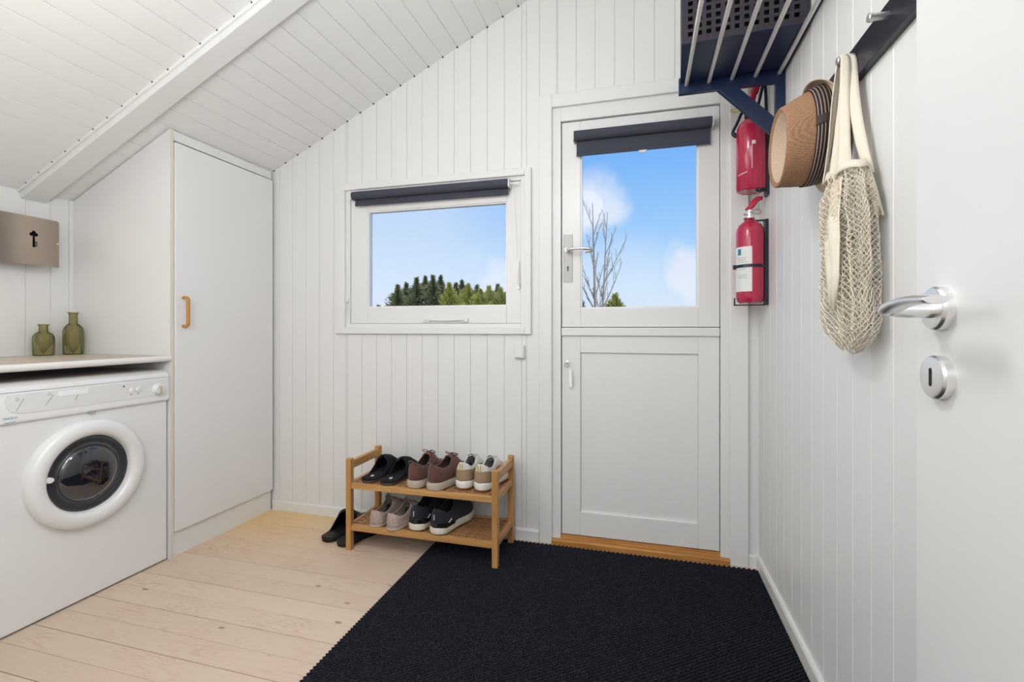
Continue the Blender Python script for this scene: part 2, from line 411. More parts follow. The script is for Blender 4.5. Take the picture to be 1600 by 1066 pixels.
# floor boards
bm = bmesh.new(); k = 0; y = 1.165-.0935*38
random.seed(3)
while y < D+.02:
    strong = (round((y-1.165)/.0935) % 2 == 0)
    g = .0026 if strong else .0011
    prism(bm, [(y, -.03), (y, -.007), (y+g, -.007), (y+g, -.0004), (y+g+.0004, 0), (y+.0935-.0004, 0), (y+.0935, -.0004), (y+.0935, -.03)], lambda u, v, d: (d, u, v), XL-.05, XR+.05)
    y += .0935
struct('floor', bm, FLOORM)

# baseboards
def bb(name, fn, d0, d1, h=.055):
    bm = bmesh.new(); prism(bm, [(0, 0), (.013, 0), (.013, h-.008), (.009, h), (0, h)], fn, d0, d1); struct(name, bm, TRIMW)
bb('baseboard_back', lambda u, v, d: (d, D-u, v), -2.05, DOOR[0]-.085)
bb('baseboard_back_right', lambda u, v, d: (d, D-u, v), .4405, XR)
bb('baseboard_right', lambda u, v, d: (XR-u, d, v), .0, D-.013, .058)
bb('baseboard_left', lambda u, v, d: (XL+u, d, v), -.12, 1.0)

# corner strip left wall / cabinet
struct('trim_corner_left', B(XL, XL+.014, 1.640, 1.6545, .92, 1.655), TRIMW)

# ------------------------------------------------------------------ window
win = struct('window_1', B(-1.556, -.562, D+.06, D+.12, 1.052, 1.068), TRIMW)
def frame_bm(x0, x1, z0, z1, w, y0, y1):
    bm = bmesh.new(); wl, wr, wb, wt = w
    box(bm, x0, x0+wl, y0, y1, z0, z1); box(bm, x1-wr, x1, y0, y1, z0, z1)
    box(bm, x0+wl, x1-wr, y0, y1, z0, z0+wb); box(bm, x0+wl, x1-wr, y0, y1, z1-wt, z1); return bm
struct('window_frame', frame_bm(-1.578, -.552, 1.042, 1.798, (.030, .030, .022, .026), D-.002, D+.11), TRIMW, win, bevel=.0015)
struct('window_trim', frame_bm(-1.630, -.528, 1.010, 1.828, (.058, .032, .034, .036), D-.018, D-.0005), TRIMW, win, bevel=.003)
struct('window_sash', frame_bm(-1.547, -.583, 1.065, 1.771, (.104, .074, .088, .098), D+.006, D+.055), TRIMW, win, bevel=.003)
struct('glazing_bead', frame_bm(-1.4435, -.6565, 1.1525, 1.6735, (.006, .006, .006, .006), D+.012, D+.04), mat('bright_bead', (.86, .86, .86), .3), win)
struct('window_pane', B(-1.440, -.660, D+.030, D+.034, 1.156, 1.670), PANE, win)
# furniture of the window
bm = bmesh.new()
box(bm, -1.10, -.86, D+.001, D+.006, 1.078, 1.084); box(bm, -1.11, -1.07, D-.006, D+.006, 1.072, 1.090); box(bm, -.90, -.86, D-.006, D+.006, 1.072, 1.090)
tube(bm, [(-1.10, D-.008, 1.083), (-.98, D-.010, 1.079), (-.88, D-.008, 1.083)], .0035, 8)
obj('window_stay', bm, PLASW, win, bevel=.001)
bm = bmesh.new(); box(bm, -.598, -.586, D-.010, D+.006, 1.235, 1.262); tube(bm, [(-.592, D-.012, 1.24), (-.592, D-.016, 1.30), (-.594, D-.010, 1.375)], [.004, .005, .004], 8)
obj('window_latch', bm, CHROME, win, bevel=.001)
bm = bmesh.new(); box(bm, -1.568, -1.552, D-.014, D-.002, 1.185, 1.20); tube(bm, smoothpts([(-1.566, D-.016, 1.192), (-1.560, D-.026, 1.170), (-1.570, D-.02, 1.13), (-1.574, D-.018, 1.10)]), .003, 8)
obj('window_catch', bm, PLASW, win)

# ------------------------------------------------------------------ outside door (two halves)
d1 = struct('door_1', frame_bm(-.428, .378, -.005, 2.108, (.045, .048, .0, .07), D-.003, D+.11), TRIMW, bevel=.002)
struct('door_trim', (lambda bm: (box(bm, -.488, -.4245, D-.020, D-.0005, .0, 2.168), box(bm, .3655, .4405, D-.020, D-.0005, .0, 2.168), box(bm, -.4245, .3655, D-.020, D-.0005, 2.104, 2.168), bm)[-1])(bmesh.new()), TRIMW, d1, bevel=.004)
LY0, LY1 = D+.010, D+.055
def boxes(lst, bm=None):
    bm = bm or bmesh.new()
    for q in lst: box(bm, *q)
    return bm
struct('door_stop', frame_bm(-.384, .332, .020, 2.040, (.02, .02, .03, .02), LY1+.001, LY1+.03), TRIMW, d1)
up = obj('upper_leaf', boxes([(-.380, -.2905, LY0, LY1, 1.0455, 2.034), (.2395, .3275, LY0, LY1, 1.0455, 2.034),
      (-.2903, .2393, LY0, LY1, 1.0455, 1.134), (-.2903, .2393, LY0, LY1, 1.966, 2.034)]), TRIMW, d1, bevel=.0016)
obj('glazing_bead', frame_bm(-.2905, .2395, 1.134, 1.966, (.007, .007, .007, .007), LY0+.006, LY0+.03), mat('bright_door_bead', (.86, .86, .86), .3), up)
obj('door_pane', B(-.284, .233, LY0+.022, LY0+.026, 1.141, 1.96), PANE, up)
lo = obj('lower_leaf', boxes([(-.380, .3275, LY1-.008, LY1-.0005, .99, 1.060), (-.380, -.2905, LY0, LY1, .046, 1.003), (.2395, .3275, LY0, LY1, .046, 1.003),
      (-.2903, .2393, LY0, LY1, .923, 1.003), (-.2903, .2393, LY0, LY1, .046, .158), (-.2903, .2393, LY0+.011, LY1-.01, .150, .930)]), TRIMW, d1, bevel=.0016)
obj('meeting_rail', B(-.3805, .3275, LY0-.012, LY1, 1.0035, 1.0425), TRIMW, lo, bevel=.004)
# lever handle with long plate
hp = obj('handle_plate', B(-.3725, -.3275, LY0-.003, LY0-.0002, 1.262, 1.492), mat('dull_aluminium', (.40, .39, .37), .5, .6), up, bevel=.001)
bm = T([(-.350, LY0, 1.413), (-.350, LY0-.045, 1.413)], .009, 14)
tube(bm, smoothpts([(-.350, LY0-.040, 1.413), (-.325, LY0-.052, 1.4145), (-.28, LY0-.056, 1.414), (-.243, LY0-.054, 1.411), (-.236, LY0-.044, 1.404), (-.262, LY0-.040, 1.401)]), [.009]*4+[.0075]*27, 12)
obj('lever', bm, CHROME, hp, smooth=True)
bm = bmesh.new(); box(bm, -.3525, -.3475, LY0-.0036, LY0-.0028, 1.315, 1.332); lathe(bm, [(.0042, LY0-.0036), (.0042, LY0-.0028)], lambda a, b, h: (-.35+a, h, 1.334+b), 16)
obj('keyhole', bm, DARK, hp)
# lock and key with a white tag on the lower leaf
bm = L([(.010, 0), (.010, .004), (.004, .005), (.004, .016), (0, .016)], lambda a, b, h: (-.353+a, LY0-h, .874+b), 20)
obj('lock_cylinder', bm, STEEL, lo, smooth=True)
kt = thing('key', 'small steel key with a white tag hanging in the lower half of the outside door', 'key', (-.353, LY0-.02, .874))
bm = bmesh.new(); tube(bm, [(-.353+.011*math.cos(a), LY0-.022, .864+.011*math.sin(a)) for a in [2*PI*i/18 for i in range(18)]], .0022, 8, closed=True)
box(bm, -.3555, -.3505, LY0-.0225, LY0-.0165, .868, .880)
obj('key_bow', bm, STEEL, kt, smooth=True)
M = Matrix.Translation((-.335, LY0-.022, .80)) @ Matrix.Rotation(math.radians(-2), 4, 'Y')
obj('key_tag', box(bmesh.new(), -.0075, .0075, -.002, .002, -.042, .044, M), mat('bright_white_tag', (.95, .95, .95), .4), kt, bevel=.001, label='white plastic key tag')
# threshold
bm = bmesh.new()
prism(bm, [(D-.026, 0), (D-.026, .022), (D-.020, .027), (D+.006, .027), (D+.008, .042), (D+.11, .046), (D+.11, 0)], lambda u, v, d: (d, u, v), -.424, .366)
struct('trim_threshold', bm, THRESH, bevel=.001)

# roller blinds
def roller(name, label, x0, x1, yc, ztop, R, drop, hemh, brk, sx=1, pull=False):
    zc_ = ztop-R
    t = thing(name, label, 'roller blind', ((x0+x1)/2, yc, zc_-R))
    bm = L([(R, x0+.004), (R, x1-.004)], lambda a, b, h: (h, yc+a, zc_+b), 32)
    obj('blind_roll', bm, BLIND, t, smooth=True)
    # hanging cloth from the room side of the roll, hem bar at its foot
    bm = bmesh.new(); y = yc+R*.55
    box(bm, x0+.012, x1-.010, y-.0008, y+.0008, zc_-R-drop, zc_)
    obj('blind_cloth', bm, BLIND, t)
    bm = L([(.005, x0+.012), (.005, x1-.010)], lambda a, b, h: (h, y+a, zc_-R-drop+b*1.8), 14)
    obj('hem_bar', bm, BLIND, t, smooth=True)
    for xx, s in ((x0, -1), (x1, 1)):
        bm = bmesh.new(); box(bm, xx-.004, xx+.003, yc-R*.9, brk, zc_-R*1.05, zc_+R*.95)
        tube(bm, [(xx-.006*1, yc, zc_), (xx+.006, yc, zc_)], R*.35, 14)
        obj('bracket', bm, PLASW, t, bevel=.002)
    return t, zc_, y
tb, zz, yy = roller('roller_blind', 'charcoal roller blind rolled up above the small window', -1.515, -.633, D-.030, 1.775, .022, .022, 0, D+.006)
bm = T([(-.625, D-.030, 1.752), (-.585, D-.030, 1.752)], .004, 8); obj('chain_wheel', bm, CHROME, tb, smooth=True)
bm = T(smoothpts([(-.612, D-.032, 1.75), (-.604, D-.026, 1.60), (-.596, D-.022, 1.42), (-.592, D-.022, 1.30)]), .0011, 6); obj('pull_cord', bm, PLASW, tb)
tb, zz, yy = roller('roller_blind', 'charcoal roller blind rolled up at the top of the outside door', -.318, .296, D-.022, 1.975, .024, .060, 0, D+.010)
bm = bmesh.new(); box(bm, -.020, .016, yy-.003, yy+.003, 1.855, 1.868); box(bm, -.014, .010, yy-.004, yy+.002, 1.848, 1.858)
obj('pull_tab', bm, PLASW, tb, bevel=.001)

# light switch
t = thing('light_switch', 'small white light switch under the right corner of the window', 'switch', (-.585, D, .89))
obj('switch_box', B(-.612, -.562, D-.022, D, .892, .955), WHITE, t, bevel=.003)
obj('rocker', B(-.606, -.568, D-.026, D-.022, .898, .949), PLASW, t, bevel=.002)
# ------------------------------------------------------------------ tall cabinet
t = thing('tall_cabinet', 'tall white cupboard beside the washing machine, its top cut along the sloping ceiling', 'cupboard', (-2.36, 1.97, 0))
def slope_poly(x0, x1, z0, cut=.006): return [(x0, z0), (x1, z0), (x1, zc(x1)-cut), (x0, zc(x0)-cut)]
obj('side_panel', prism(bmesh.new(), slope_poly(XL+.003, -2.052, 0), lambda u, v, d: (u, d, v), 1.655, 1.672), LAMIN, t, bevel=.0008)
obj('front_edge_strip', B(-2.0525, -2.0495, 1.656, 1.6715, 0, 1.940), CREAM, t)
obj('back_side_panel', prism(bmesh.new(), slope_poly(XL+.003, -2.075, .112), lambda u, v, d: (u, d, v), 2.235, 2.252), LAMIN, t)
obj('bottom_panel', B(XL+.01, -2.075, 1.672, 2.235, .112, .128), LAMIN, t)
obj('plinth', B(-2.075, -2.058, 1.672, 2.2635, 0, .112), LAMIN, t)
obj('top_filler', prism(bmesh.new(), [(-2.07, 1.893), (-2.0535, 1.893), (-2.0535, zc(-2.0535)-.007), (-2.07, zc(-2.07)-.007)], lambda u, v, d: (u, d, v), 1.672, 2.262), LAMIN, t)
obj('side_filler', B(-2.075, -2.062, 2.252, 2.2655, .0, 1.935), LAMIN, t)
dr = obj('cabinet_door', B(-2.062, -2.042, 1.675, 2.262, .117, 1.884), LAMIN, t, bevel=.0015)
h = smoothpts([(-2.044, 1.712, 1.050), (-2.026, 1.712, 1.049), (-2.015, 1.712, 1.056), (-2.013, 1.712, 1.075), (-2.013, 1.712, 1.115), (-2.013, 1.712, 1.155), (-2.015, 1.712, 1.174), (-2.026, 1.712, 1.181), (-2.044, 1.712, 1.180)], 5)
obj('door_handle', T(h, .0075, 12), HANDLEW, dr, smooth=True, label='honey coloured wooden handle')

# worktop
t = thing('worktop', 'pale wood-look worktop with rounded white front edge over the washing machine', 'worktop', (-2.35, 1.0, .89))
obj('slab', B(XL+.001, -2.060, .2, 1.6535, .892, .917), WORKTOP, t)
pts = [(-2.060, .917)]+[(-2.050+.010*math.sin(a), .9045+.0125*math.cos(a)) for a in [PI*i/10 for i in range(11)]]+[(-2.060, .892)]
obj('front_edge', prism(bmesh.new(), pts, lambda u, v, d: (u, d, v), .2, 1.6535), mat('white_edge', (.80, .78, .74), .35), t, smooth=True)
# support panel below its near end (out of the picture)
obj('support_panel', B(XL+.001, -2.06, .2, .218, 0, .892), LAMIN, t)

# ------------------------------------------------------------------ washing machine
WX = -2.060
t = thing('washing_machine', 'white front-loading washing machine under the worktop', 'washing machine', (-2.36, 1.35, 0))
obj('casing', B(-2.640, WX, 1.055, 1.648, .006, .835), APPL, t, bevel=.004)
obj('base_gap', B(-2.62, WX-.02, 1.06, 1.64, 0, .0065), DARK, t)
# control panel: rounded top, faces the room
pts = [(WX-.05, .716), (WX+.006, .716), (WX+.012, .722), (WX+.011, .826), (WX+.006, .840), (WX-.010, .850), (WX-.05, .855), (WX-.50, .855), (WX-.50, .836), (WX-.05, .836)]
cp = obj('control_panel', prism(bmesh.new(), pts, lambda u, v, d: (u, d, v), 1.052, 1.652), APPL, t, smooth=True, bevel=.006, segs=3)
pf = WX+.0122
obj('panel_seam', B(pf-.004, pf+.0004, 1.054, 1.648, .8225, .8238), GREYP, cp)
# inset fascia with rounded left end
out = [(1.10+.02*math.cos(a)+.0, .775+.038*math.sin(a)) for a in [PI/2+PI*i/10 for i in range(11)]]
out = [(1.085, .816), (1.645, .816)]+[(1.645, .746), (1.16, .746), (1.12, .748), (1.095, .757), (1.082, .775), (1.078, .80)]
obj('fascia', prism(bmesh.new(), out, lambda u, v, d: (d, u, v), pf-.002, pf+.0008), mat('fascia_grey', (.79, .79, .785), .4), cp)
ky, kz = 1.595, .773
bm = L([(.026, 0), (.026, .002), (.021, .004), (.019, .016), (.017, .018), (0, .018)], lambda a, b, h: (pf+h, ky+a, kz+b), 32)
kn = obj('dial', bm, APPL, cp, smooth=True)
obj('dial_grip', B(pf+.017, pf+.025, ky-.005, ky+.005, kz-.017, kz+.016), PINKP, kn, bevel=.002, label='beige grip of the dial')
for by in (1.485, 1.512):
    bm = L([(.0095, 0), (.0095, .004), (.0075, .006), (0, .006)], lambda a, b, h: (pf+h, by+a, .782+b), 20); obj('push_button', bm, APPL, cp, smooth=True)
    bm = L([(.0035, 0), (.0035, .0012), (0, .0012)], lambda a, b, h: (pf+h, by+a, .765+b), 14); obj('indicator_mark', bm, GREYP, cp)
bm = L([(.0032, 0), (.0032, .0015), (0, .0015)], lambda a, b, h: (pf+h, 1.455+a, .802+b), 14); obj('pilot_lamp', bm, mat('dark_lamp', (.12, .02, .02), .3), cp)
def dash(y0, z0, y1, z1, w=.0012):
    bm = bmesh.new(); a = Vector((0, y0, z0)); b = Vector((0, y1, z1)); n = (b-a).normalized().cross(Vector((1, 0, 0)))*w
    v = [bm.verts.new(p) for p in (a-n, b-n, b+n, a+n)]
    for q in v: q.co.x = pf+.0012
    v2 = [bm.verts.new(q.co-Vector((.001, 0, 0))) for q in v]
    bm.faces.new(v); bm.faces.new(v2[::-1])
    for i in range(4): bm.faces.new((v[i], v[(i+1) % 4], v2[(i+1) % 4], v2[i]))
    return bm
for (a, b_, c_, d_) in ((1.108, .758, 1.130, .800), (1.190, .765, 1.215, .800), (1.283, .770, 1.292, .795)):
    obj('programme_line', dash(a, b_, c_, d_), GREYP, cp)
for (a, b_) in ((1.112, .798), (1.203, .804)):
    bm = bmesh.new(); tube(bm, [(pf+.001, a+.0045*math.cos(q), b_+.0045*math.sin(q)) for q in [2*PI*i/14 for i in range(14)]], .0008, 5, closed=True)
    obj('programme_mark', bm, GREYP, cp)
obj('paper_label', B(pf, pf+.0016, 1.228, 1.325, .792, .811), mat('paper_white', (.93, .93, .93), .6), cp)
MT = Matrix(((0, 0, 1, pf-.0004), (1, 0, 0, 1.094), (0, 1, 0, .7365), (0, 0, 0, 1)))
text_mesh('lettering', 'WASCO', .0105, MT, TEAL, cp, .0008)
for dy in (-.008, .006):
    bm = dash(1.094+dy-.006, .7255, 1.094+dy, .7205, .0007); tmp = dash(1.094+dy, .7205, 1.094+dy+.006, .7255, .0007)
    me = bpy.data.meshes.new('x'); tmp.to_mesh(me); tmp.free(); bm.from_mesh(me); bpy.data.meshes.remove(me)
    obj('emblem', bm, TEAL, cp)
obj('panel_notch', B(WX, WX+.0125, 1.330, 1.352, .7125, .717), GREYP, cp)
# round door
cy, cz_ = 1.333, .485
fn = lambda a, b, h: (WX+h, cy+a, cz_+b)
bm = L([(.2035, 0), (.2035, .012), (.200, .024), (.190, .032), (.175, .036), (.160, .035), (.149, .029), (.143, .018), (.141, .004)], fn, 72, cap0=False, cap1=False)
ring = obj('door_ring', bm, APPL, t, smooth='all')
gl = L([(.1425, .006), (.136, .010), (.122, .006), (.108, .004), (.105, .008)], fn, 64, cap0=False, cap1=False)
obj('door_gasket', gl, GASKET, ring, smooth='all')
gl = L([(.1055, .006), (.103, .012), (.085, .020), (.05, .025), (0, .027)], fn, 64, cap0=False)
obj('door_glass', gl, DGLASS, ring, smooth='all')
bm = L([(.0105, .008), (.0105, .026), (.008, .030), (0, .030)], lambda a, b, h: (WX+h, 1.197+a*1.2, .497+b), 20)
obj('door_grip', bm, APPL, ring, smooth=True)

# ------------------------------------------------------------------ vases
def bottle(label, x, y, prof, flutes):
    z0 = .9173
    t = thing('glass_bottle', label, 'bottle', (x, y, z0), 0, None)
    bm = bmesh.new(); n = 96; rings = []
    inner = [(max(r-.0025, .001), h) for r, h in prof if h > .004]
    P = [(.001, .004)]
    full = prof+[(r, h) for r, h in inner[::-1]]+[(.001, .005)]
    full = [(.001, 0)]+full
    for r, h in full:
        fl = 1.0
        rings.append([])
        for k in range(n):
            a = 2*PI*k/n; rr = r
            if .006 < h < prof[-1][1]*.62 and flutes: rr = r*(1+.035*math.cos(a*flutes))
            rings[-1].append(bm.verts.new((rr*math.cos(a), rr*math.sin(a), h)))
    for a, b in zip(rings, rings[1:]):
        for k in range(n): bm.faces.new((a[k], a[(k+1) % n], b[(k+1) % n], b[k]))
    bm.faces.new(rings[0][::-1]); bm.faces.new(rings[-1])
    obj('body', bm, VASEG, t, smooth='all', local=True)
    rt = prof[-1][0]; ht = prof[-1][1]
    bm = bmesh.new(); tube(bm, [(rt*math.cos(q), rt*math.sin(q), ht-.0015) for q in [2*PI*i/32 for i in range(32)]], .0022, 8, closed=True)
    obj('rim', bm, mat('olive_rim', (.40, .36, .20), .15), t, smooth='all', local=True)
bottle('short ribbed olive glass bottle on the worktop', -2.600, 1.505, [(.034, 0), (.037, .004), (.037, .06), (.036, .085), (.030, .098), (.018, .106), (.0155, .112), (.0155, .132), (.019, .141)], 14)
bottle('tall ribbed olive glass bottle on the worktop', -2.575, 1.605, [(.034, 0), (.0365, .004), (.037, .05), (.037, .105), (.034, .125), (.024, .138), (.0165, .145), (.0155, .155), (.0155, .185), (.020, .197)], 14)

# ------------------------------------------------------------------ key cabinet on the left wall
t = thing('key_cabinet', 'curved steel key box with a key-shaped cut-out on the left wall', 'key box', (XL, 1.42, 1.316))
Y0, Y1, Z0, Z1 = 1.255, 1.563, 1.318, 1.531
obj('box', B(XL, -2.622, Y0+.03, Y1-.03, Z0+.02, Z1-.02), DARK, t)
# bowed front plate with rounded corners and a pierced key outline
def bow(y): return -2.600+.014*(1-((y-(Y0+Y1)/2)/((Y1-Y0)/2))**2)
bm = bmesh.new(); NY, NZ = 96, 66
ky0, kz0 = 1.462, 1.452
def inkey(y, z):
    u = y-ky0; v = z-kz0; 
    if (abs(u)/.0165)**2+((v-.002)/.0095)**2 < 1: return True
    if u*u+(v-.010)**2 < .0085**2: return True
    if abs(u) < .0045 and -.052 < v < 0: return True
    if 0 < u < .0135 and (-.050 < v < -.0455 or -.042 < v < -.0375 or -.034 < v < -.0295): return True
    return False
def vv(i, j):
    y = Y0+(Y1-Y0)*i/NY; z = Z0+(Z1-Z0)*j/NZ
    return (bow(y), y, z)
# rounded rectangle outline polygon filled by triangulation with the key hole
def key_outline():
    p = []
    for i in range(13): a = -PI*.12+PI*1.24*i/12; p.append((.0085*math.cos(a) if 3 < i < 9 else .0165*math.cos(a), .006+.0125*math.sin(a)))
    return [(.0045, -.006), (.012, -.007), (.0165, 0), (.0145, .007), (.008, .009), (.006, .015), (0, .018), (-.006, .015), (-.008, .009), (-.0145, .007), (-.0165, 0), (-.012, -.007), (-.0045, -.006), (-.0045, -.055), (.0045, -.055), (.0045, -.0505), (.0135, -.0505), (.0135, -.046), (.0045, -.046), (.0045, -.0425), (.0135, -.0425), (.0135, -.038), (.0045, -.038), (.0045, -.0345), (.0135, -.0345), (.0135, -.030), (.0045, -.030)]
rc = .008; outl = []
for cyy, czz, a0 in ((Y1-rc, Z1-rc, 0), (Y0+rc, Z1-rc, 90), (Y0+rc, Z0+rc, 180), (Y1-rc, Z0+rc, 270)):
    for i in range(5):
        a = math.radians(a0+90*i/4); outl.append((cyy+rc*math.cos(a), czz+rc*math.sin(a)))
from mathutils.geometry import tessellate_polygon
kk = [(ky0+u, kz0+v) for u, v in key_outline()]
flat = outl+kk
vs = [bm.verts.new((0, a, b)) for a, b in flat]
for tri in tessellate_polygon([[Vector((a, b, 0)) for a, b in outl], [Vector((a, b, 0)) for a, b in kk]]):
    try: bm.faces.new([vs[i] for i in tri])
    except ValueError: pass
for i in range(1, 70):
    yy = Y0+(Y1-Y0)*i/70
    bmesh.ops.bisect_plane(bm, geom=bm.verts[:]+bm.edges[:]+bm.faces[:], plane_co=(0, yy, 0), plane_no=(0, 1, 0))
for v in bm.verts: v.co.x = bow(v.co.y)
obj('front_plate', bm, BRSTEEL, t, solid=.0012, soff=0)
bm = L([(.004, -.004), (.004, .006), (.0025, .008), (0, .008)], lambda a, b, h: (bow(1.556)+h, 1.556+a, 1.427+b), 14)
obj('plate_knob', bm, CHROME, t, smooth=True)

# ------------------------------------------------------------------ inner door in the foreground
d2 = struct('door_2', B(.335, .375, -.11, .722, .010, 2.04), mat('door_paint', (.70, .70, .695), .33, var=.006, bump=.03, bscale=30), bevel=.0018)
def rose(yy, zz, name):
    bm = L([(.0255, 0), (.0255, .0085), (.0235, .0115), (.0215, .0122), (0, .0122)], lambda a, b, h: (.335-h, yy+a, zz+b), 48)
    return obj(name, bm, CHROME, d2, smooth=True, ang=30)
r = rose(.665, 1.063, 'handle_rose')
bm = T([(.335, .665, 1.061), (.300, .665, 1.061), (.284, .665, 1.0615)], [.0095, .0092, .008], 20)
obj('lever_neck', bm, CHROME, r, smooth=True, ang=50)
bm = bmesh.new(); prev = None; n = 28
for (yy, zz, rx, rz) in ((.6745, 1.0600, .003, .002), (.673, 1.0602, .0075, .0048), (.669, 1.0610, .0105, .0066), (.662, 1.0630, .0118, .0072), (.652, 1.0655, .0122, .0070), (.640, 1.0678, .0122, .0062), (.622, 1.0698, .0120, .0056), (.600, 1.0705, .0118, .0052), (.582, 1.0695, .0116, .0050), (.572, 1.0688, .0114, .0048), (.5705, 1.0687, .0108, .0042)):
    row = [bm.verts.new((.2820+rx*math.cos(2*PI*k/n), yy, zz+rz*math.sin(2*PI*k/n))) for k in range(n)]
    if prev:
        for k in range(n): bm.faces.new((prev[k], prev[(k+1) % n], row[(k+1) % n], row[k]))
    else: bm.faces.new(row[::-1])
    prev = row
bm.faces.new(prev)
obj('lever', bm, CHROME, r, smooth=True, ang=50)
r = rose(.665, .983, 'key_rose')
bm = bmesh.new()
pts = [(.0022*math.cos(a), .0085+.0022*math.sin(a)) for a in [PI*i/6 for i in range(7)]]+[(.0022*math.cos(a), -.0085+.0022*math.sin(a)) for a in [PI+PI*i/6 for i in range(7)]]
prism(bm, pts, lambda u, v, d: (d, .665+u, .983+v), .3222, .3232); obj('keyhole', bm, DARK, r)

# ------------------------------------------------------------------ rug made of diagonal ribs
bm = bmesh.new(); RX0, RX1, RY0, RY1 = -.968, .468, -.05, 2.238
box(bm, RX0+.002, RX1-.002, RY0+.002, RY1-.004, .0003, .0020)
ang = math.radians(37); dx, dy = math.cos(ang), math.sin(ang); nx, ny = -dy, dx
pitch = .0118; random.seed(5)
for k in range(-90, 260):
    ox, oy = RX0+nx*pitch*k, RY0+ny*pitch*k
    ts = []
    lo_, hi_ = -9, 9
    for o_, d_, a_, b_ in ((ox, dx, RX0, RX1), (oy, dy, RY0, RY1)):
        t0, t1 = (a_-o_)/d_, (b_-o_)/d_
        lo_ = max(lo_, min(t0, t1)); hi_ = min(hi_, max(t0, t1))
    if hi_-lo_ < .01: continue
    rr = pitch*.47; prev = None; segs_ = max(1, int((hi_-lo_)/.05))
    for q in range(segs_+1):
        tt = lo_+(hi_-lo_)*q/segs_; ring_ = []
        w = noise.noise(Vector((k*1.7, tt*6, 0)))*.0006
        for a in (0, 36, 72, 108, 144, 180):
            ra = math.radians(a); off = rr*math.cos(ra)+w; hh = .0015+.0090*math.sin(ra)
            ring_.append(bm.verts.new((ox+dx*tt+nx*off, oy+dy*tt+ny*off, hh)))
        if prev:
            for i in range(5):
                f_ = bm.faces.new((prev[i], prev[i+1], ring_[i+1], ring_[i])); f_.material_index = 1 if i in (0, 4) else 0  # shade between the ribs is painted: lower rib faces get a near-black colour
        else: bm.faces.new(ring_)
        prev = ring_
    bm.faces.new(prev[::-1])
o = obj('door_mat', bm, [RUGM, mat('rib_groove_shade', (.002, .002, .003), .95, spec=.1)]); finish(o, '', 'large charcoal ribbed mat on the pine floor by the outside door', 'mat')

# ------------------------------------------------------------------ shoe rack
RL, RR_, RF, RB = -1.345, -.600, 1.945, 2.222
t = thing('shoe_rack', 'two-tier bamboo shoe rack under the window', 'shoe rack', ((RL+RR_)/2, (RF+RB)/2, 0))
PW = .027
for px_, py_, zb in ((RL, RF, 0), (RR_-PW, RF, .0105), (RL, RB-PW, 0), (RR_-PW, RB-PW, .0105)):
    obj('post', B(px_, px_+PW, py_, py_+PW, zb, .428), RACKZ, t, bevel=.003)
for px_ in (RL+.003, RR_-PW+.003):
    obj('handrail', B(px_, px_+.021, RF+PW, RB-PW, .378, .415), RACKY, t, bevel=.002)
def lattice_sheet(u0, u1, v0, v1, z):
    bm = bmesh.new(); nu, nv = 19, 7; pu = (u1-u0)/nu; pv = (v1-v0)/nv; hu, hv = .016, .0145
    def bar(a, b, c, d, zz=0): box(bm, a, b, c, d, z+zz, z+.010)
    c = v0
    for j in range(nv):
        h0 = v0+pv*j+(pv-hv)/2; bar(u0, u1, c, h0); uc = u0
        for i in range(nu):
            k0 = u0+pu*i+(pu-hu)/2; bar(uc, k0, h0, h0+hv, .0015); uc = k0+hu
        bar(uc, u1, h0, h0+hv, .0015); c = h0+hv
    bar(u0, u1, c, v1); return bm
for zt, nm in ((.313, 'upper_shelf'), (.117, 'lower_shelf')):
    fr = obj(nm, boxes([(RL+PW*.0+.027, RR_-PW, RF+.003, RF+.022, zt-.024, zt+.002), (RL+PW, RR_-PW, RB-.022, RB-.003, zt-.024, zt+.002)]), RACKX, t, bevel=.0015)
    for xa in (RL+.004, RR_-.022): obj('side_rail', B(xa, xa+.018, RF+PW, RB-PW, zt-.024, zt+.002), RACKY, fr, bevel=.0015)
    bm = lattice_sheet(RL+.022, RR_-.022, RF+.022, RB-.022, zt-.011)
    obj('lattice', bm, RACKD, fr)

# ------------------------------------------------------------------ shoes
def interp(keys, t):
    for (a, va), (b, vb) in zip(keys, keys[1:]):
        if t <= b:
            s = (t-a)/(b-a) if b > a else 0; s = s*s*(3-2*s); return va+(vb-va)*s
    return keys[-1][1]
class Last:
    """outline and heights of one shoe; heel at y=0, toe at y=L"""
    def __init__(s, Lg, wh, wb, curve, zs): s.L, s.wh, s.wb, s.c, s.zs = Lg, wh, wb, curve, zs
    def W(s, t):
        mid = interp([(0, s.wh), (.15, s.wh), (.42, s.wh*.97), (.70, s.wb), (1, s.wb)], t)
        k = 1.
        if t < .14: k = math.sqrt(max(0, 1-((.14-t)/.14)**2))
        if t > .66: k = max(0, 1-((t-.66)/.34)**2.5)**.5
        return mid*k
    def cx(s, t): return s.c*math.sin(PI*min(1, t*1.0))*.5-s.c*.0
TS = [0., .003, .007, .015, .03, .05, .075, .10, .13, .17, .21, .25, .29, .33, .37, .41, .45, .49, .53, .57, .61, .65, .69, .73, .77, .81, .85, .885, .915, .94, .96, .975, .987, .995, 1.]
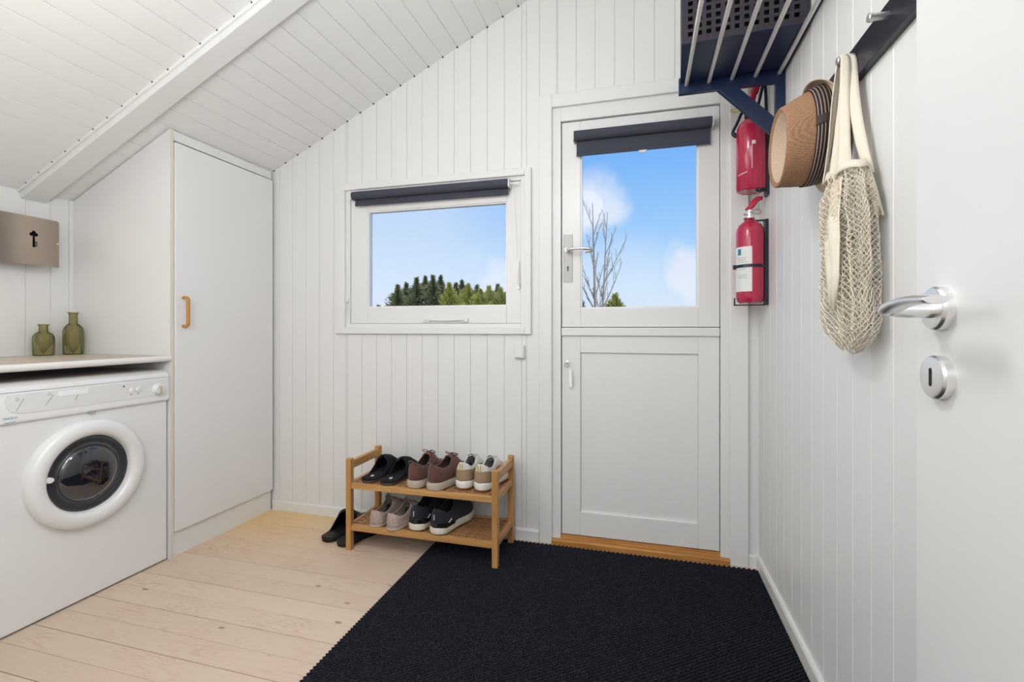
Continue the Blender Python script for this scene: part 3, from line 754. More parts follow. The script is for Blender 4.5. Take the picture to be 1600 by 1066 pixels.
def upper_bm(la, H, op, pz=.55, px_=.75, scale=1., phimax=None, trange=(0, 1), zlow=None):
    bm = bmesh.new(); t0, t1, gm = op; zs = la.zs-.004 if zlow is None else zlow
    K = 12
    for side in (1, -1):
        prev = None
        for t in [x for x in TS if trange[0] <= x <= trange[1]]:
            g = 0
            if t0 < t < t1:
                q = (t-(t0+t1)/2)/((t1-t0)/2); g = gm*math.sqrt(max(0, 1-abs(q)**2.2))
            pc = PI/2-g
            if phimax: pc = min(pc, phimax(t))
            W = la.W(t)*scale; h = interp(H, t); row = []
            for k in range(K+1):
                ph = pc*k/K
                x = side*W*max(0, math.cos(ph))**px_; z = zs+(h-zs)*math.sin(ph)**pz
                if t > .8: z = zs+(z-zs)
                row.append(bm.verts.new((la.cx(t)+x, t*la.L, z)))
            if prev:
                for k in range(K): bm.faces.new((prev[k], prev[k+1], row[k+1], row[k]))
            prev = row
    bmesh.ops.remove_doubles(bm, verts=bm.verts[:], dist=.0004)
    return bm
def sole_bm(la, levels):
    """levels [(z, outset)]; toe spring lifts the first level"""
    bm = bmesh.new(); rings = []
    for z, o in levels:
        ring_ = []
        for side, seq in ((1, TS), (-1, TS[::-1])):
            for t in seq:
                w = max(la.W(t)+o, .0008) if .004 < t < .996 else la.W(t)+o*.5
                yy = t*la.L+(o*(t-.5)*2 if (t < .1 or t > .9) else 0)
                sp = .010*max(0, (t-.75)/.25)**2 if z < la.zs*.7 else .004*max(0, (t-.75)/.25)**2
                ring_.append(bm.verts.new((la.cx(t)+side*w, yy, z+sp)))
        rings.append(ring_)
    n = len(rings[0])
    for a, b in zip(rings, rings[1:]):
        for k in range(n): bm.faces.new((a[k], a[(k+1) % n], b[(k+1) % n], b[k]))
    bm.faces.new(rings[0][::-1]); bm.faces.new(rings[-1])
    return bm
def insole_bm(la, z, f=.92, t1=.8):
    bm = bmesh.new(); ts = [t for t in TS if .01 < t < t1]
    for dz in (0, .002):
        pass
    a = [bm.verts.new((la.cx(t)+la.W(t)*f, t*la.L, z+.012*(1-min(1, abs(t-.1)*1.2))*0)) for t in ts]+[bm.verts.new((la.cx(t)-la.W(t)*f, t*la.L, z)) for t in ts[::-1]]
    n = len(a); f0 = bm.faces.new(a)
    r = bmesh.ops.extrude_face_region(bm, geom=[f0]); bmesh.ops.translate(bm, vec=(0, 0, -.003), verts=[v for v in r['geom'] if isinstance(v, bmesh.types.BMVert)])
    return bm
def tongue_bm(la, H, t0, t1, rise, hw=.020):
    bm = bmesh.new(); prev = None
    for i in range(9):
        q = i/8; t = t0+(t1-t0)*q; z = interp(H, t)*(1-q)+(interp(H, t0)+rise)*q; row = []
        for k in range(7):
            e = k/6*2-1; row.append(bm.verts.new((la.cx(t)+e*hw*(.8+.3*q), t*la.L, z+.003-e*e*.010-(.003 if q == 1 and abs(e) > .9 else 0))))
        if prev:
            for k in range(6): bm.faces.new((prev[k], prev[k+1], row[k+1], row[k]))
        prev = row
    return bm
def laces(la, H, t0, t1, n, half, r=.0016):
    bm = bmesh.new()
    for i in range(n):
        t = t0+(t1-t0)*i/(n-1); z = interp(H, t)+.003
        for s in (1, -1):
            pts = []
            for k in range(9):
                q = k/8*2-1; pts.append((la.cx(t)+q*half, (t+s*q*.018)*la.L, z+.0015-abs(q)**2*.006))
            tube(bm, pts, r, 6)
    return bm
def bowlace(bm, x, y, z, r=.0016):
    for s in (1, -1):
        tube(bm, smoothpts([(x, y, z), (x+s*.018, y-.006, z+.010), (x+s*.034, y+.002, z+.004), (x+s*.028, y+.010, z-.003), (x, y, z)]), r, 6)
        tube(bm, smoothpts([(x, y, z), (x+s*.014, y+.014, z+.004), (x+s*.020, y+.03, z-.004)]), r, 6)

def place(root, x, y, z, deg, mir=False):
    root.location = (x, y, z); root.rotation_euler = (0, 0, math.radians(deg))
def dup(root, label, loc, deg, group=None):
    r = root.copy(); C.objects.link(r); r.location = loc; r.rotation_euler = (0, 0, math.radians(deg)); r['label'] = label
    for ch in [c for c in root.children]:
        c = ch.copy(); C.objects.link(c); c.parent = r
        for g in ch.children:
            d = g.copy(); C.objects.link(d); d.parent = c
    return r

def slipper(kind, label, group, felt=True):
    la = Last(.275, .036 if felt else .040, .047 if felt else .052, .006, .016)
    t = thing(kind, label, 'slipper', group=group)
    H = [(0, .034), (.10, .030), (.25, .036), (.42, .070), (.55, .092), (.66, .088), (.80, .066), (.93, .046), (1, .026)]
    up_ = upper_bm(la, H, (-.10, .53 if felt else .50, 1.42), pz=.7, px_=.7)
    obj('upper', up_, BLKFELT if felt else BLKRUB, t, smooth='all', local=True, solid=.004, soff=1)
    obj('sole', sole_bm(la, [(0, -.002), (.002, .001), (.012, .003), (.017, .002)]), CORK if felt else BLKRUB, t, smooth=True, local=True)
    ins = obj('insole', insole_bm(la, .019, .94), BLKFELT if felt else BLKRUB, t, local=True)
    M = Matrix.Translation((0, .055, .0198)) @ Matrix.Rotation(.3, 4, 'Z')
    obj('insole_mark', box(bmesh.new(), -.006, .006, -.011, .011, -.0005, .0005, M) if felt else box(bmesh.new(), -.002, .002, -.018, .018, -.0005, .0005, M), WHITEMARK if felt else LINING, ins, local=True)
    return t
g = 'black felt slippers on the upper shelf'
s1 = slipper('felt_slipper', 'leftmost black felt slipper on the upper shelf, by the left post', g)
place(s1, -1.252, 1.965, .3145, -2)
dup(s1, 'black felt slipper on the upper shelf, nearest the brown shoes', (-1.150, 1.955, .3145), -5)
g = 'black clogs on the floor'
s2 = slipper('rubber_clog', 'left black clog on the pine floor, fully clear of the rack', g, False)
s2.scale = (1, .95, 1.15); place(s2, -1.485, 1.985, .0005, -4)
dup(s2, 'black clog on the pine floor, half hidden by the front left rack post', (-1.388, 1.962, .0005), -12)

def sneaker_brown():
    la = Last(.292, .039, .050, .006, .030)
    t = thing('sneaker', 'x', 'shoe', group='brown leather shoes on the upper shelf')
    H = [(0, .100), (.05, .102), (.18, .094), (.30, .096), (.44, .114), (.52, .112), (.64, .086), (.80, .070), (.93, .060), (1, .040)]
    obj('upper', upper_bm(la, H, (.035, .43, .80), pz=.5, px_=.8), BRLEA, t, smooth='all', local=True, solid=.004)
    obj('lining', upper_bm(la, [(a, h-.003) for a, h in H], (.035, .43, .82), pz=.5, px_=.8, scale=.92, trange=(.012, .6)), DLINING, t, smooth='all', local=True)
    obj('insole', insole_bm(la, .040, .9), DLINING, t, local=True)
    so = obj('sole', sole_bm(la, [(0, -.003), (.003, .002), (.016, .005), (.027, .003), (.032, .001)]), SOLEB, t, smooth=True, local=True, label='pale beige rubber sole')
    obj('tongue', tongue_bm(la, H, .60, .40, .024), BRLEA, t, smooth='all', local=True, solid=.005)
    bm = laces(la, H, .50, .62, 4, .020); bowlace(bm, la.cx(.48), .47*la.L, .119, .0018)
    obj('laces', bm, BRLEA, t, smooth='all', local=True)
    bm = bmesh.new(); tube(bm, smoothpts([(-.015, .004, .092), (-.014, -.004, .108), (0, -.006, .113), (.014, -.004, .108), (.015, .004, .092)]), .0025, 8)
    obj('pull_loop', bm, BRLEA, t, smooth='all', local=True)
    return t
s = sneaker_brown(); s.scale = (1, 1, 1.12); s['label'] = 'brown shoe with beige sole, left one of the pair beside the black slippers'
place(s, -1.008, 1.955, .3145, -6)
dup(s, 'brown shoe with beige sole, right one of the pair beside the white and tan shoes', (-.915, 1.950, .3145), -17)

def sneaker_tan():
    la = Last(.275, .036, .046, .005, .032)
    t = thing('sneaker', 'x', 'shoe', group='white and tan shoes on the upper shelf')
    H = [(0, .100), (.05, .102), (.18, .092), (.30, .092), (.44, .108), (.52, .106), (.64, .082), (.80, .066), (.93, .056), (1, .038)]
    obj('upper', upper_bm(la, H, (.03, .45, .85), pz=.5, px_=.8), WMESH, t, smooth='all', local=True, solid=.005)
    obj('lining', upper_bm(la, [(a, h-.003) for a, h in H], (.03, .45, .87), pz=.5, px_=.8, scale=.90, trange=(.012, .6)), LINING, t, smooth='all', local=True)
    obj('insole', insole_bm(la, .038, .9), LINING, t, local=True)
    pm = lambda tt: .42 if tt < .2 else .42-(tt-.2)*.3
    obj('heel_panel', upper_bm(la, H, (2, 3, 0), pz=.5, px_=.8, scale=1.03, phimax=pm, trange=(0, .78)), TAN, t, smooth='all', local=True, solid=.0025, soff=1, label='tan suede panel round the heel')
    so = obj('sole', sole_bm(la, [(.006, .001), (.018, .005), (.030, .004), (.034, .001)]), SOLEWW, t, smooth=True, local=True, label='white rubber midsole')
    obj('outsole', sole_bm(la, [(0, -.003), (.002, .002), (.007, .003)]), GUM, t, smooth=True, local=True, label='brown gum rubber outsole')
    obj('pull_tab', box(box(bmesh.new(), -.009, -.005, -.0065, -.003, .072, .100), .004, .008, -.0065, -.003, .072, .100), YEL, t, local=True, bevel=.001, label='two yellow strips up the heel')
    obj('tongue', tongue_bm(la, H, .60, .41, .026), WMESH, t, smooth='all', local=True, solid=.005)
    obj('laces', laces(la, H, .50, .64, 4, .020), WMESH, t, smooth='all', local=True)
    return t
s = sneaker_tan(); s.scale = (1, 1, 1.2); s['label'] = 'white and tan shoe with yellow heel strips, next to the brown shoes'
place(s, -.788, 2.000, .3145, -3)
dup(s, 'white and tan shoe with yellow heel strips, behind the front right post of the rack', (-.700, 1.995, .3145), -7)

def knit():
    la = Last(.250, .034, .044, .005, .008)
    t = thing('knit_slipper', 'x', 'slipper', group='beige knitted slip-ons on the lower shelf')
    H = [(0, .066), (.06, .068), (.20, .066), (.38, .074), (.50, .088), (.60, .080), (.78, .060), (.93, .046), (1, .026)]
    obj('upper', upper_bm(la, H, (.02, .50, 1.05), pz=.5, px_=.85), KNIT, t, smooth='all', local=True, solid=.003)
    obj('lining', upper_bm(la, [(a, h-.002) for a, h in H], (.02, .50, 1.07), pz=.5, px_=.85, scale=.92, trange=(.012, .7)), FELTIN, t, smooth='all', local=True)
    obj('insole', insole_bm(la, .014, .9), FELTIN, t, local=True)
    obj('sole', sole_bm(la, [(0, -.002), (.002, .001), (.008, .0015), (.010, .0)]), mat('beige_sole', (.50, .39, .33), .8), t, smooth=True, local=True)
    # rounded lip standing up at the throat
    bm = bmesh.new(); prev = None; C0 = la.cx(.5)
    for i in range(9):
        q = i/8; row = []
        for k in range(9):
            e = k/8*2-1; x = C0+e*.033*math.sqrt(max(.05, 1-q*q*.72)); z = .052+.052*q-.024*e*e*(.35+q*.3)
            row.append(bm.verts.new((x, .56*la.L-.020*q-.010*q*q+.016*(1-e*e)*(1-q), z)))
        if prev:
            for k in range(8): bm.faces.new((prev[k], prev[k+1], row[k+1], row[k]))
        prev = row
    obj('throat', bm, FELTIN, t, smooth='all', local=True, solid=.004)
    bm = L([(.006, 0), (.006, .0015), (0, .0015)], lambda a, b, h: (la.cx(.4)+la.wh*1.02+h, .40*la.L+a, .052+b*.8), 14)
    obj('side_badge', bm, GREYP, t, local=True)
    return t
s = knit(); s.scale = (1, 1, 1.2); s['label'] = 'beige knitted slip-on on the lower shelf, nearest the left post'
place(s, -1.205, 1.950, .1185, -8)
dup(s, 'beige knitted slip-on on the lower shelf, beside the black sneakers', (-1.115, 1.938, .1185), -16)

def sneaker_black():
    la = Last(.288, .040, .050, .007, .030)
    t = thing('sneaker', 'x', 'shoe', group='black sneakers on the lower shelf')
    H = [(0, .094), (.05, .096), (.18, .088), (.30, .092), (.44, .108), (.54, .104), (.66, .088), (.80, .076), (.93, .062), (1, .036)]
    u_ = obj('upper', upper_bm(la, H, (.045, .42, .85), pz=.5, px_=.8), BLKKNIT, t, smooth='all', local=True, solid=.004)
    obj('lining', upper_bm(la, [(a, h-.003) for a, h in H], (.045, .42, .87), pz=.5, px_=.8, scale=.92, trange=(.012, .6)), DLINING, t, smooth='all', local=True)
    obj('insole', insole_bm(la, .038, .9), DLINING, t, local=True)
    obj('sole', sole_bm(la, [(.003, .0), (.008, .004), (.024, .005), (.031, .002)]), SOLEW, t, smooth=True, local=True, label='cream white rubber sole')
    obj('outsole', sole_bm(la, [(0, -.003), (.0035, .001)]), BLKRUB, t, local=True)
    # heel clip and stripes
    pm = lambda tt: .16-tt*.25
    obj('heel_counter', upper_bm(la, H, (2, 3, 0), pz=.5, px_=.8, scale=1.05, phimax=lambda tt: max(.02, .10-tt*.22), trange=(0, .36)), mat('glossy_black', (.01, .01, .013), .25), t, smooth='all', local=True, solid=.003, soff=1)
    for s_ in (1, -1):
        bm = bmesh.new(); tube(bm, smoothpts([(la.cx(.1)+s_*.0405, .030, .036), (la.cx(.12)+s_*.0425, .050, .042), (la.cx(.16)+s_*.0425, .068, .050)]), .0022, 6)
        obj('side_strip', bm, WHITEMARK, t, smooth='all', local=True)
    obj('heel_mark', B(-.0012, .0012, -.006, -.003, .058, .078), WHITEMARK, t, local=True)
    obj('tongue', tongue_bm(la, H, .58, .36, .030), BLKKNIT, t, smooth='all', local=True, solid=.005)
    obj('laces', laces(la, H, .46, .64, 5, .022), BLKRUB, t, smooth='all', local=True)
    return t
s = sneaker_black(); s.scale = (1, 1, 1.2); s['label'] = 'black sneaker with cream sole on the lower shelf, next to the beige slip-ons'
place(s, -1.000, 1.962, .1185, -4)
dup(s, 'rightmost black sneaker with cream sole on the lower shelf, beside the bare lattice', (-.893, 1.948, .1185), -12)

# ------------------------------------------------------------------ fire extinguishers on the right wall
def cylz(cx_, cy_, prof, n=40): return L(prof, lambda a, b, h: (cx_+a, cy_+b, h), n)
# lower one
ex, ey = .419, 2.128
t = thing('fire_extinguisher', 'lower red fire extinguisher with a white label, in a black wall bracket', 'fire extinguisher', (ex, ey, 1.135))
R = .052; z0 = 1.142
cyl = obj('cylinder', cylz(ex, ey, [(.030, z0+.002), (.040, z0), (.048, z0+.008), (R, z0+.025), (R, z0+.285), (.050, z0+.300), (.042, z0+.318), (.028, z0+.330), (.018, z0+.336), (.018, z0+.345)]), RED, t, smooth='all')
# curved label facing the camera and the left
def wrap_label(a0, a1, z0_, z1_, rr, cx_, cy_):
    bm = bmesh.new(); prev = None
    for i in range(17):
        a = math.radians(a0+(a1-a0)*i/16); row = [bm.verts.new((cx_+rr*math.cos(a), cy_+rr*math.sin(a), z)) for z in (z0_, z1_)]
        if prev: bm.faces.new((prev[0], row[0], row[1], prev[1]))
        prev = row
    return bm
obj('label', wrap_label(178, 268, z0+.045, z0+.225, R+.0008, ex, ey), LABELW, cyl, smooth='all', label='white instruction label')
obj('label_emblem', wrap_label(205, 222, z0+.192, z0+.217, R+.0013, ex, ey), LABELB, cyl, smooth='all')
for i, zz in enumerate((.180, .172, .164, .150, .142, .134, .112, .106, .100)):
    obj('label_line', wrap_label(200+(i % 3)*4, 250-(i % 2)*8, z0+zz-.0012, z0+zz+.0008, R+.0013, ex, ey), LABELG, cyl)
z = z0+.340
vb = obj('valve_body', cylz(ex, ey, [(.016, z), (.018, z+.004), (.018, z+.014), (.012, z+.018), (.013, z+.038), (.009, z+.044), (0, z+.045)], 24), CHROME, t, smooth=True)
obj('pressure_gauge', L([(.012, 0), (.013, .010), (.010, .013), (0, .013)], lambda a, b, h: (ex-.014-h, ey-.004+a, z+.012+b), 20), CHROME, vb, smooth=True)
bm = bmesh.new(); Mx = Matrix.Translation((ex+.004, ey, z+.040)) @ Matrix.Rotation(math.radians(28), 4, 'Y')
tube(bm, [Mx @ Vector(p) for p in smoothpts([(-.012, 0, -.010), (-.006, 0, .015), (-.003, 0, .035), (.003, 0, .050), (.016, 0, .060)])], [.010]*6+[.012]*8+[.011]*6+[.008]*5, 12)
obj('squeeze_lever', bm, REDP, vb, smooth='all')
bm = bmesh.new(); tube(bm, [(ex+.024+.016*math.cos(q), ey-.014, z+.028+.010*math.sin(q)) for q in [2*PI*i/20 for i in range(20)]], .0016, 6, closed=True)
tube(bm, [(ex-.005, ey-.014, z+.028), (ex+.010, ey-.014, z+.028)], .0016, 6)
obj('safety_pin', bm, mat('pin_wire', (.45, .32, .28), .4, .6), vb, smooth=True)
bm = bmesh.new(); w = .0045; ZB, ZT = z0-.008, z0+.338
def flat(pts, r=.004): tube(bm, pts, r, 6)
box(bm, XR-.014, XR-.001, ey-.015, ey+.015, ZB, ZT)
box(bm, ex-.060, XR-.012, ey-.006, ey+.006, ZB-.002, ZB+.003)
box(bm, ex-.060, ex-.055, ey-.006, ey+.006, ZB-.002, ZB+.030)
box(bm, ex-.006, XR-.012, ey-.005, ey+.005, ZT-.006, ZT)
tube(bm, [(ex+.020*math.cos(a), ey+.020*math.sin(a), ZT-.004) for a in [2*PI*i/20 for i in range(20)]], .003, 6, closed=True)
# tension band round the cylinder
for zz in (z0+.148,):
    prev = None
    for i in range(33):
        a = 2*PI*i/32; row = [bm.verts.new((ex+(R+.002)*math.cos(a), ey+(R+.002)*math.sin(a), q)) for q in (zz-.006, zz+.006)]
        row += [bm.verts.new((ex+(R+.004)*math.cos(a), ey+(R+.004)*math.sin(a), q)) for q in (zz+.006, zz-.006)]
        if prev:
            for k in range(4): bm.faces.new((prev[k], prev[(k+1) % 4], row[(k+1) % 4], row[k]))
        prev = row
    box(bm, ex-R-.012, ex-R-.001, ey-.010, ey+.004, zz-.010, zz+.008)
obj('wall_bracket', bm, BLKM, t, bevel=.001)
# upper one
ex2, ey2 = .421, 2.118
t = thing('fire_extinguisher', 'upper red fire extinguisher with black hose, half behind the shelf brace', 'fire extinguisher', (ex2, ey2, 1.58))
R = .055; z0 = 1.592
cyl = obj('cylinder', cylz(ex2, ey2, [(.030, z0+.004), (.046, z0), (R, z0+.006), (R, z0+.235), (.053, z0+.255), (.046, z0+.275), (.030, z0+.290), (.018, z0+.297), (.018, z0+.305)]), RED, t, smooth='all')
obj('label', wrap_label(262, 290, z0+.080, z0+.190, R+.0008, ex2, ey2), mat('dark_red_label', (.42, .03, .06), .4), cyl, smooth='all')
obj('label_frame', wrap_label(262, 264, z0+.080, z0+.190, R+.0013, ex2, ey2), LABELW, cyl)
obj('label_patch', wrap_label(264, 276, z0+.176, z0+.190, R+.0013, ex2, ey2), LABELW, cyl)
bm = bmesh.new()
for i in range(9):
    a = 205+i*4.6; b2 = wrap_label(a, a+3.2, z0+.060+.0008*i, z0+.064+.0008*i, R+.0012, ex2, ey2)
    me = bpy.data.meshes.new('x'); b2.to_mesh(me); b2.free(); bm.from_mesh(me); bpy.data.meshes.remove(me)
obj('printed_line', bm, LABELW, cyl)
z = z0+.298
vb = obj('valve_body', cylz(ex2, ey2, [(.022, z), (.024, z+.006), (.024, z+.026), (.016, z+.034), (.014, z+.060), (0, z+.062)], 24), BLKM, t, smooth=True)
bm = bmesh.new(); tube(bm, smoothpts([(ex2-.004, ey2, z+.02), (ex2-.030, ey2, z+.030), (ex2-.050, ey2, z-.010), (ex2-.068, ey2, z-.050), (ex2-.060, ey2, z-.062), (ex2-.040, ey2, z-.050)]), .006, 10)
tube(bm, smoothpts([(ex2-.066, ey2, z-.054), (ex2-.056, ey2, z-.066), (ex2-.042, ey2, z-.056)]), .008, 10)
obj('carry_handle', bm, BLKM, vb, smooth='all')
bm = bmesh.new(); tube(bm, [(ex2-.058+.020*math.cos(q), ey2-.01, z+.036+.007*math.sin(q)) for q in [2*PI*i/20 for i in range(20)]], .0025, 6, closed=True)
obj('safety_pin', bm, YEL, vb, smooth=True, label='yellow safety pin ring')
bm = bmesh.new(); tube(bm, smoothpts([(ex2+.000, ey2, z+.050), (ex2+.008, ey2, z+.090), (ex2+.020, ey2, z+.130), (ex2+.026, ey2, z+.165)]), [.012]*8+[.016]*6+[.015]*5, 12)
obj('squeeze_lever', bm, REDP, vb, smooth='all')
bm = bmesh.new(); tube(bm, smoothpts([(ex2+.018, ey2-.01, z+.02), (ex2+.030, ey2-.01, z+.07), (ex2+.042, ey2-.008, z+.13), (ex2+.044, ey2-.006, z+.165), (ex2+.052, ey2-.004, z+.12), (ex2+.056, ey2, z+.02), (ex2+.057, ey2+.004, z0+.20), (ex2+.056, ey2+.004, z0+.03), (ex2+.045, ey2-.02, z0+.002)]), .006, 10)
tube(bm, smoothpts([(ex2+.052, ey2-.01, z0+.012), (ex2+.035, ey2-.030, z0+.000), (ex2+.015, ey2-.042, z0-.002)]), .010, 10)
obj('hose', bm, BLKM, vb, smooth='all')
obj('wall_plate', B(XR-.012, XR-.001, ey2-.02, ey2+.02, z0-.02, z0+.30), BLKM, t)

# ------------------------------------------------------------------ hat shelf and box
YB = 1.885     # far bracket
YN = .93       # near bracket (out of the picture)
t = thing('hat_shelf', 'black-blue wall shelf of five steel rods on angled brackets, high on the right wall', 'shelf', (XR, 1.4, 1.70))
for yy in (YB, YN):
    bk = obj('bracket', boxes([(.128, XR-.001, yy-.010, yy+.010, 1.912, 1.972), (.452, XR-.001, yy-.010, yy+.010, 1.685, 1.912)]), NAVY, t, bevel=.0015)
    bm = bmesh.new(); prism(bm, [(.262, 1.912), (.330, 1.912), (.478, 1.760), (.478, 1.690)], lambda u, v, d: (u, d, v), yy-.011, yy+.011)
    obj('brace', bm, NAVY, bk, bevel=.0015)
for i in range(5):
    xx = .155+.0775*i
    obj('rod', T([(xx, YB, 1.944), (xx, YN, 1.944)], .0068, 16), mat('bright_rod_steel', (.92, .90, .87), .42, .75), t, smooth=True)
obj('wall_rail', B(XR-.007, XR-.001, YN+.010, YB-.010, 1.953, 1.978), NAVY, t)
# perforated storage box resting on the rods
MB = Matrix.Translation((.302, 1.735, 1.9512)) @ Matrix.Rotation(math.radians(-3.2), 4, 'Z')
t = thing('storage_box', 'black box with square-holed sides standing on the steel rods of the shelf', 'box')
bx, by_, bh = .176, .125, .30
def pierced(u0, u1, z0_, z1_, fn_, pu=.0272, pz_=.0245, hole=.0145, rim=.002):
    """grid sheet with square holes; fn(u,z,d)"""
    bm = bmesh.new(); nu = int((u1-u0-2*rim)//pu); nz = int((z1_-z0_-2*rim)//pz_)
    su = u0+(u1-u0-nu*pu)/2; sz = z0_+(z1_-z0_-nz*pz_)/2
    def bb_(a, b, c, d):
        prism(bm, [(a, c), (b, c), (b, d), (a, d)], fn_, 0, .003)
    zc0 = z0_
    for j in range(nz):
        h0 = sz+j*pz_+(pz_-hole)/2; bb_(u0, u1, zc0, h0)
        uc = u0
        for i in range(nu):
            k0 = su+i*pu+(pu-hole)/2; bb_(uc, k0, h0, h0+hole); uc = k0+hole
        bb_(uc, u1, h0, h0+hole); zc0 = h0+hole
    bb_(u0, u1, zc0, z1_)
    return bm
bmk = lambda bm: (bmesh.ops.transform(bm, matrix=MB, verts=bm.verts[:]), bm)[1]
BOXM = mat('dark_brown_sheet', (.020, .014, .024), .5)
obj('near_side', bmk(pierced(-bx, bx, .002, bh, lambda u, v, d: (u, -by_+d, v))), BOXM, t)
obj('far_side', bmk(pierced(-bx, bx, .002, bh, lambda u, v, d: (u, by_-d, v))), BOXM, t)
obj('left_side', bmk(pierced(-by_+.003, by_-.003, .002, bh, lambda u, v, d: (-bx+d, u, v))), BOXM, t)
obj('right_side', bmk(pierced(-by_+.003, by_-.003, .002, bh, lambda u, v, d: (bx-d, u, v))), BOXM, t)
obj('bottom', bmk(B(-bx, bx, -by_, by_, 0, .002)), NAVY, t)
obj('contents', bmk(B(-bx+.008, bx-.008, -by_+.02, by_-.02, .003, .26)), mat('dark_cloth', (.006, .006, .008), .9), t)

# ------------------------------------------------------------------ coat rail with pegs
t = thing('coat_rail', 'dark wooden peg rail with steel pegs on the right wall', 'coat rack', (XR, 1.2, 1.65))
obj('rail_board', B(XR-.018, XR-.0005, .62, 1.60, 1.612, 1.688), mat('dark_walnut', (.007, .008, .018), .35, var=.3, vscale=20), t, bevel=.002)
pegs = []
for yy in (1.422, 1.264, 1.105, .947, .788):
    bm = L([(.0075, 0), (.0075, .026), (.0088, .027), (.0088, .033), (.0072, .035), (0, .035)], lambda a, b, h: (XR-.018-h, yy+a, 1.659+b), 20)
    obj('peg', bm, STEEL, t, smooth=True)

# ------------------------------------------------------------------ straw hat on the far peg
HY, HZ = 1.420, 1.548
t = thing('straw_hat', 'woven straw trilby with a dark striped band hanging on the rail', 'hat', (XR, HY, HZ))
# crown axis points into the room (-X); h measured from the wall side
def hatpt(a, b, h): return (.446-h*.86, HY+a, HZ+b-.026*h/.11)
bm = bmesh.new(); n = 64; rings = []
prof = [(.102, .124, 0), (.102, .123, .02), (.1005, .119, .045), (.0975, .112, .075), (.094, .105, .10), (.0925, .103, .113), (.090, .099, .117), (.083, .089, .110), (.066, .068, .092), (.045, .045, .080), (.02, .02, .076)]
for ra, rb, h in prof:
    ring_ = []
    for k in range(n):
        a = 2*PI*k/n; ca, sa = math.cos(a), math.sin(a)
        p = list(hatpt(ra*ca, rb*sa, h)); 
        if h > .06: # crown higher at the back, pinched at the front
            p[0] += .010*(.5-.5*sa)*0; p[1] *= 1
        ring_.append(bm.verts.new(p))
    rings.append(ring_)
for a, b in zip(rings, rings[1:]):
    for k in range(n): bm.faces.new((a[k], a[(k+1) % n], b[(k+1) % n], b[k]))
bm.faces.new(rings[-1])
cr = obj('crown', bm, [STRAW, STRAWL], t, smooth='all', solid=.002)
for p in cr.data.polygons:
    if p.index >= 64*7: p.material_index = 1
bm = bmesh.new(); prev = None
for k in range(n+1):
    a = 2*PI*k/n; row = []
    for (ra, rb, h) in ((.1035, .1255, .000), (.1035, .1245, .022), (.1020, .1205, .044)):
        row.append(bm.verts.new(hatpt(ra*math.cos(a), rb*math.sin(a), h)))
    if prev:
        for i in range(2): bm.faces.new((prev[i], prev[i+1], row[i+1], row[i]))
    prev = row
obj('hat_band', bm, BANDM, t, smooth='all', solid=.0015, soff=1, label='dark band with fine pale stripes')
bm = bmesh.new(); prev = None
for k in range(9):
    a = math.radians(176-(k-4)*1.3); row = [bm.verts.new(hatpt((.1065-.02*h)*math.cos(a), (.1275-.08*h)*math.sin(a), h)) for h in (.0, .046)]
    if prev: bm.faces.new((prev[0], row[0], row[1], prev[1]))
    prev = row
obj('band_loop', bm, mat('dark_ribbon', (.05, .035, .035), .8), t, smooth='all', solid=.0015, soff=1, label='dark ribbon loop across the band')
# brim: narrow, curling up at the top (back of the hat) toward the room
bm = bmesh.new(); prev = None
for k in range(n+1):
    a = 2*PI*k/n; sa = math.sin(a); up_ = max(0, sa)**1.5; row = []
    for j in range(6):
        q = j/5; w = .030*q
        lift = up_*.040*q**1.3
        row.append(bm.verts.new(hatpt((.102+w*.9)*math.cos(a), (.124+w*(1-.45*up_*q))*sa, -.002+lift-.022*(1-up_)*q)))
    if prev:
        for i in range(5): bm.faces.new((prev[i], prev[i+1], row[i+1], row[i]))
    prev = row
obj('brim', bm, STRAWL, t, smooth='all', solid=.002)

# ------------------------------------------------------------------ net bag on the second peg
t = thing('net_bag', 'cream cotton string bag hanging by its straps in front of the straw hat', 'bag', (.448, 1.265, .99))
def net(cx_, cy_, sx, sy, ztop, zbot, n, rows, seed, drift=.0):
    bm = bmesh.new(); g_ = []
    for j in range(rows+1):
        q = j/rows; z = ztop+(zbot-ztop)*q
        env = min(1, .62+2.4*q)
        if q > .82: env *= math.sqrt(max(0.03, 1-((q-.82)/.19)**2))
        row = []
        for i in range(n):
            a = 2*PI*(i+.5*(j % 2))/n
            f = 1+.24*math.sin(a*6+seed+z*5)+.16*math.sin(a*11+z*9+seed)
            nn = noise.noise(Vector((math.cos(a)*3, math.sin(a)*3+seed, z*18)))
            x = cx_+sx*env*f*math.cos(a)+.006*nn; y = cy_+drift*(1-q)+sy*env*(1+.05*nn)*math.sin(a)
            row.append(bm.verts.new((min(x, XR-.004), y, z+.006*noise.noise(Vector((i*2.1, j*1.3, seed)))+(.010*math.sin(a) if q > .7 else 0))))
        g_.append(row)
    # diamonds: vertex j-1, two of row j, vertex j+1
    for j in range(0, rows-1):
        for i in range(n):
            if j % 2 == 0: top = g_[j][(i+1) % n]; l_ = g_[j+1][i]; r_ = g_[j+1][(i+1) % n]; bt = g_[j+2][(i+1) % n]
            else: top = g_[j][i]; l_ = g_[j+1][i]; r_ = g_[j+1][(i+1) % n]; bt = g_[j+2][i]
            try: bm.faces.new((top, l_, bt, r_))
            except ValueError: pass
    # gather at the foot
    return bm
def netobj(bm, th):
    o = obj('netting', bm, COTTON, t); w = o.modifiers.new('w', 'WIREFRAME'); w.thickness = th; w.use_even_offset = False; w.use_boundary = True
    return o
netobj(net(.440, 1.222, .037, .098, 1.392, .996, 34, 60, 1.3, .01), .0020)
netobj(net(.439, 1.226, .028, .084, 1.388, 1.004, 32, 56, 4.1, .01), .0020)
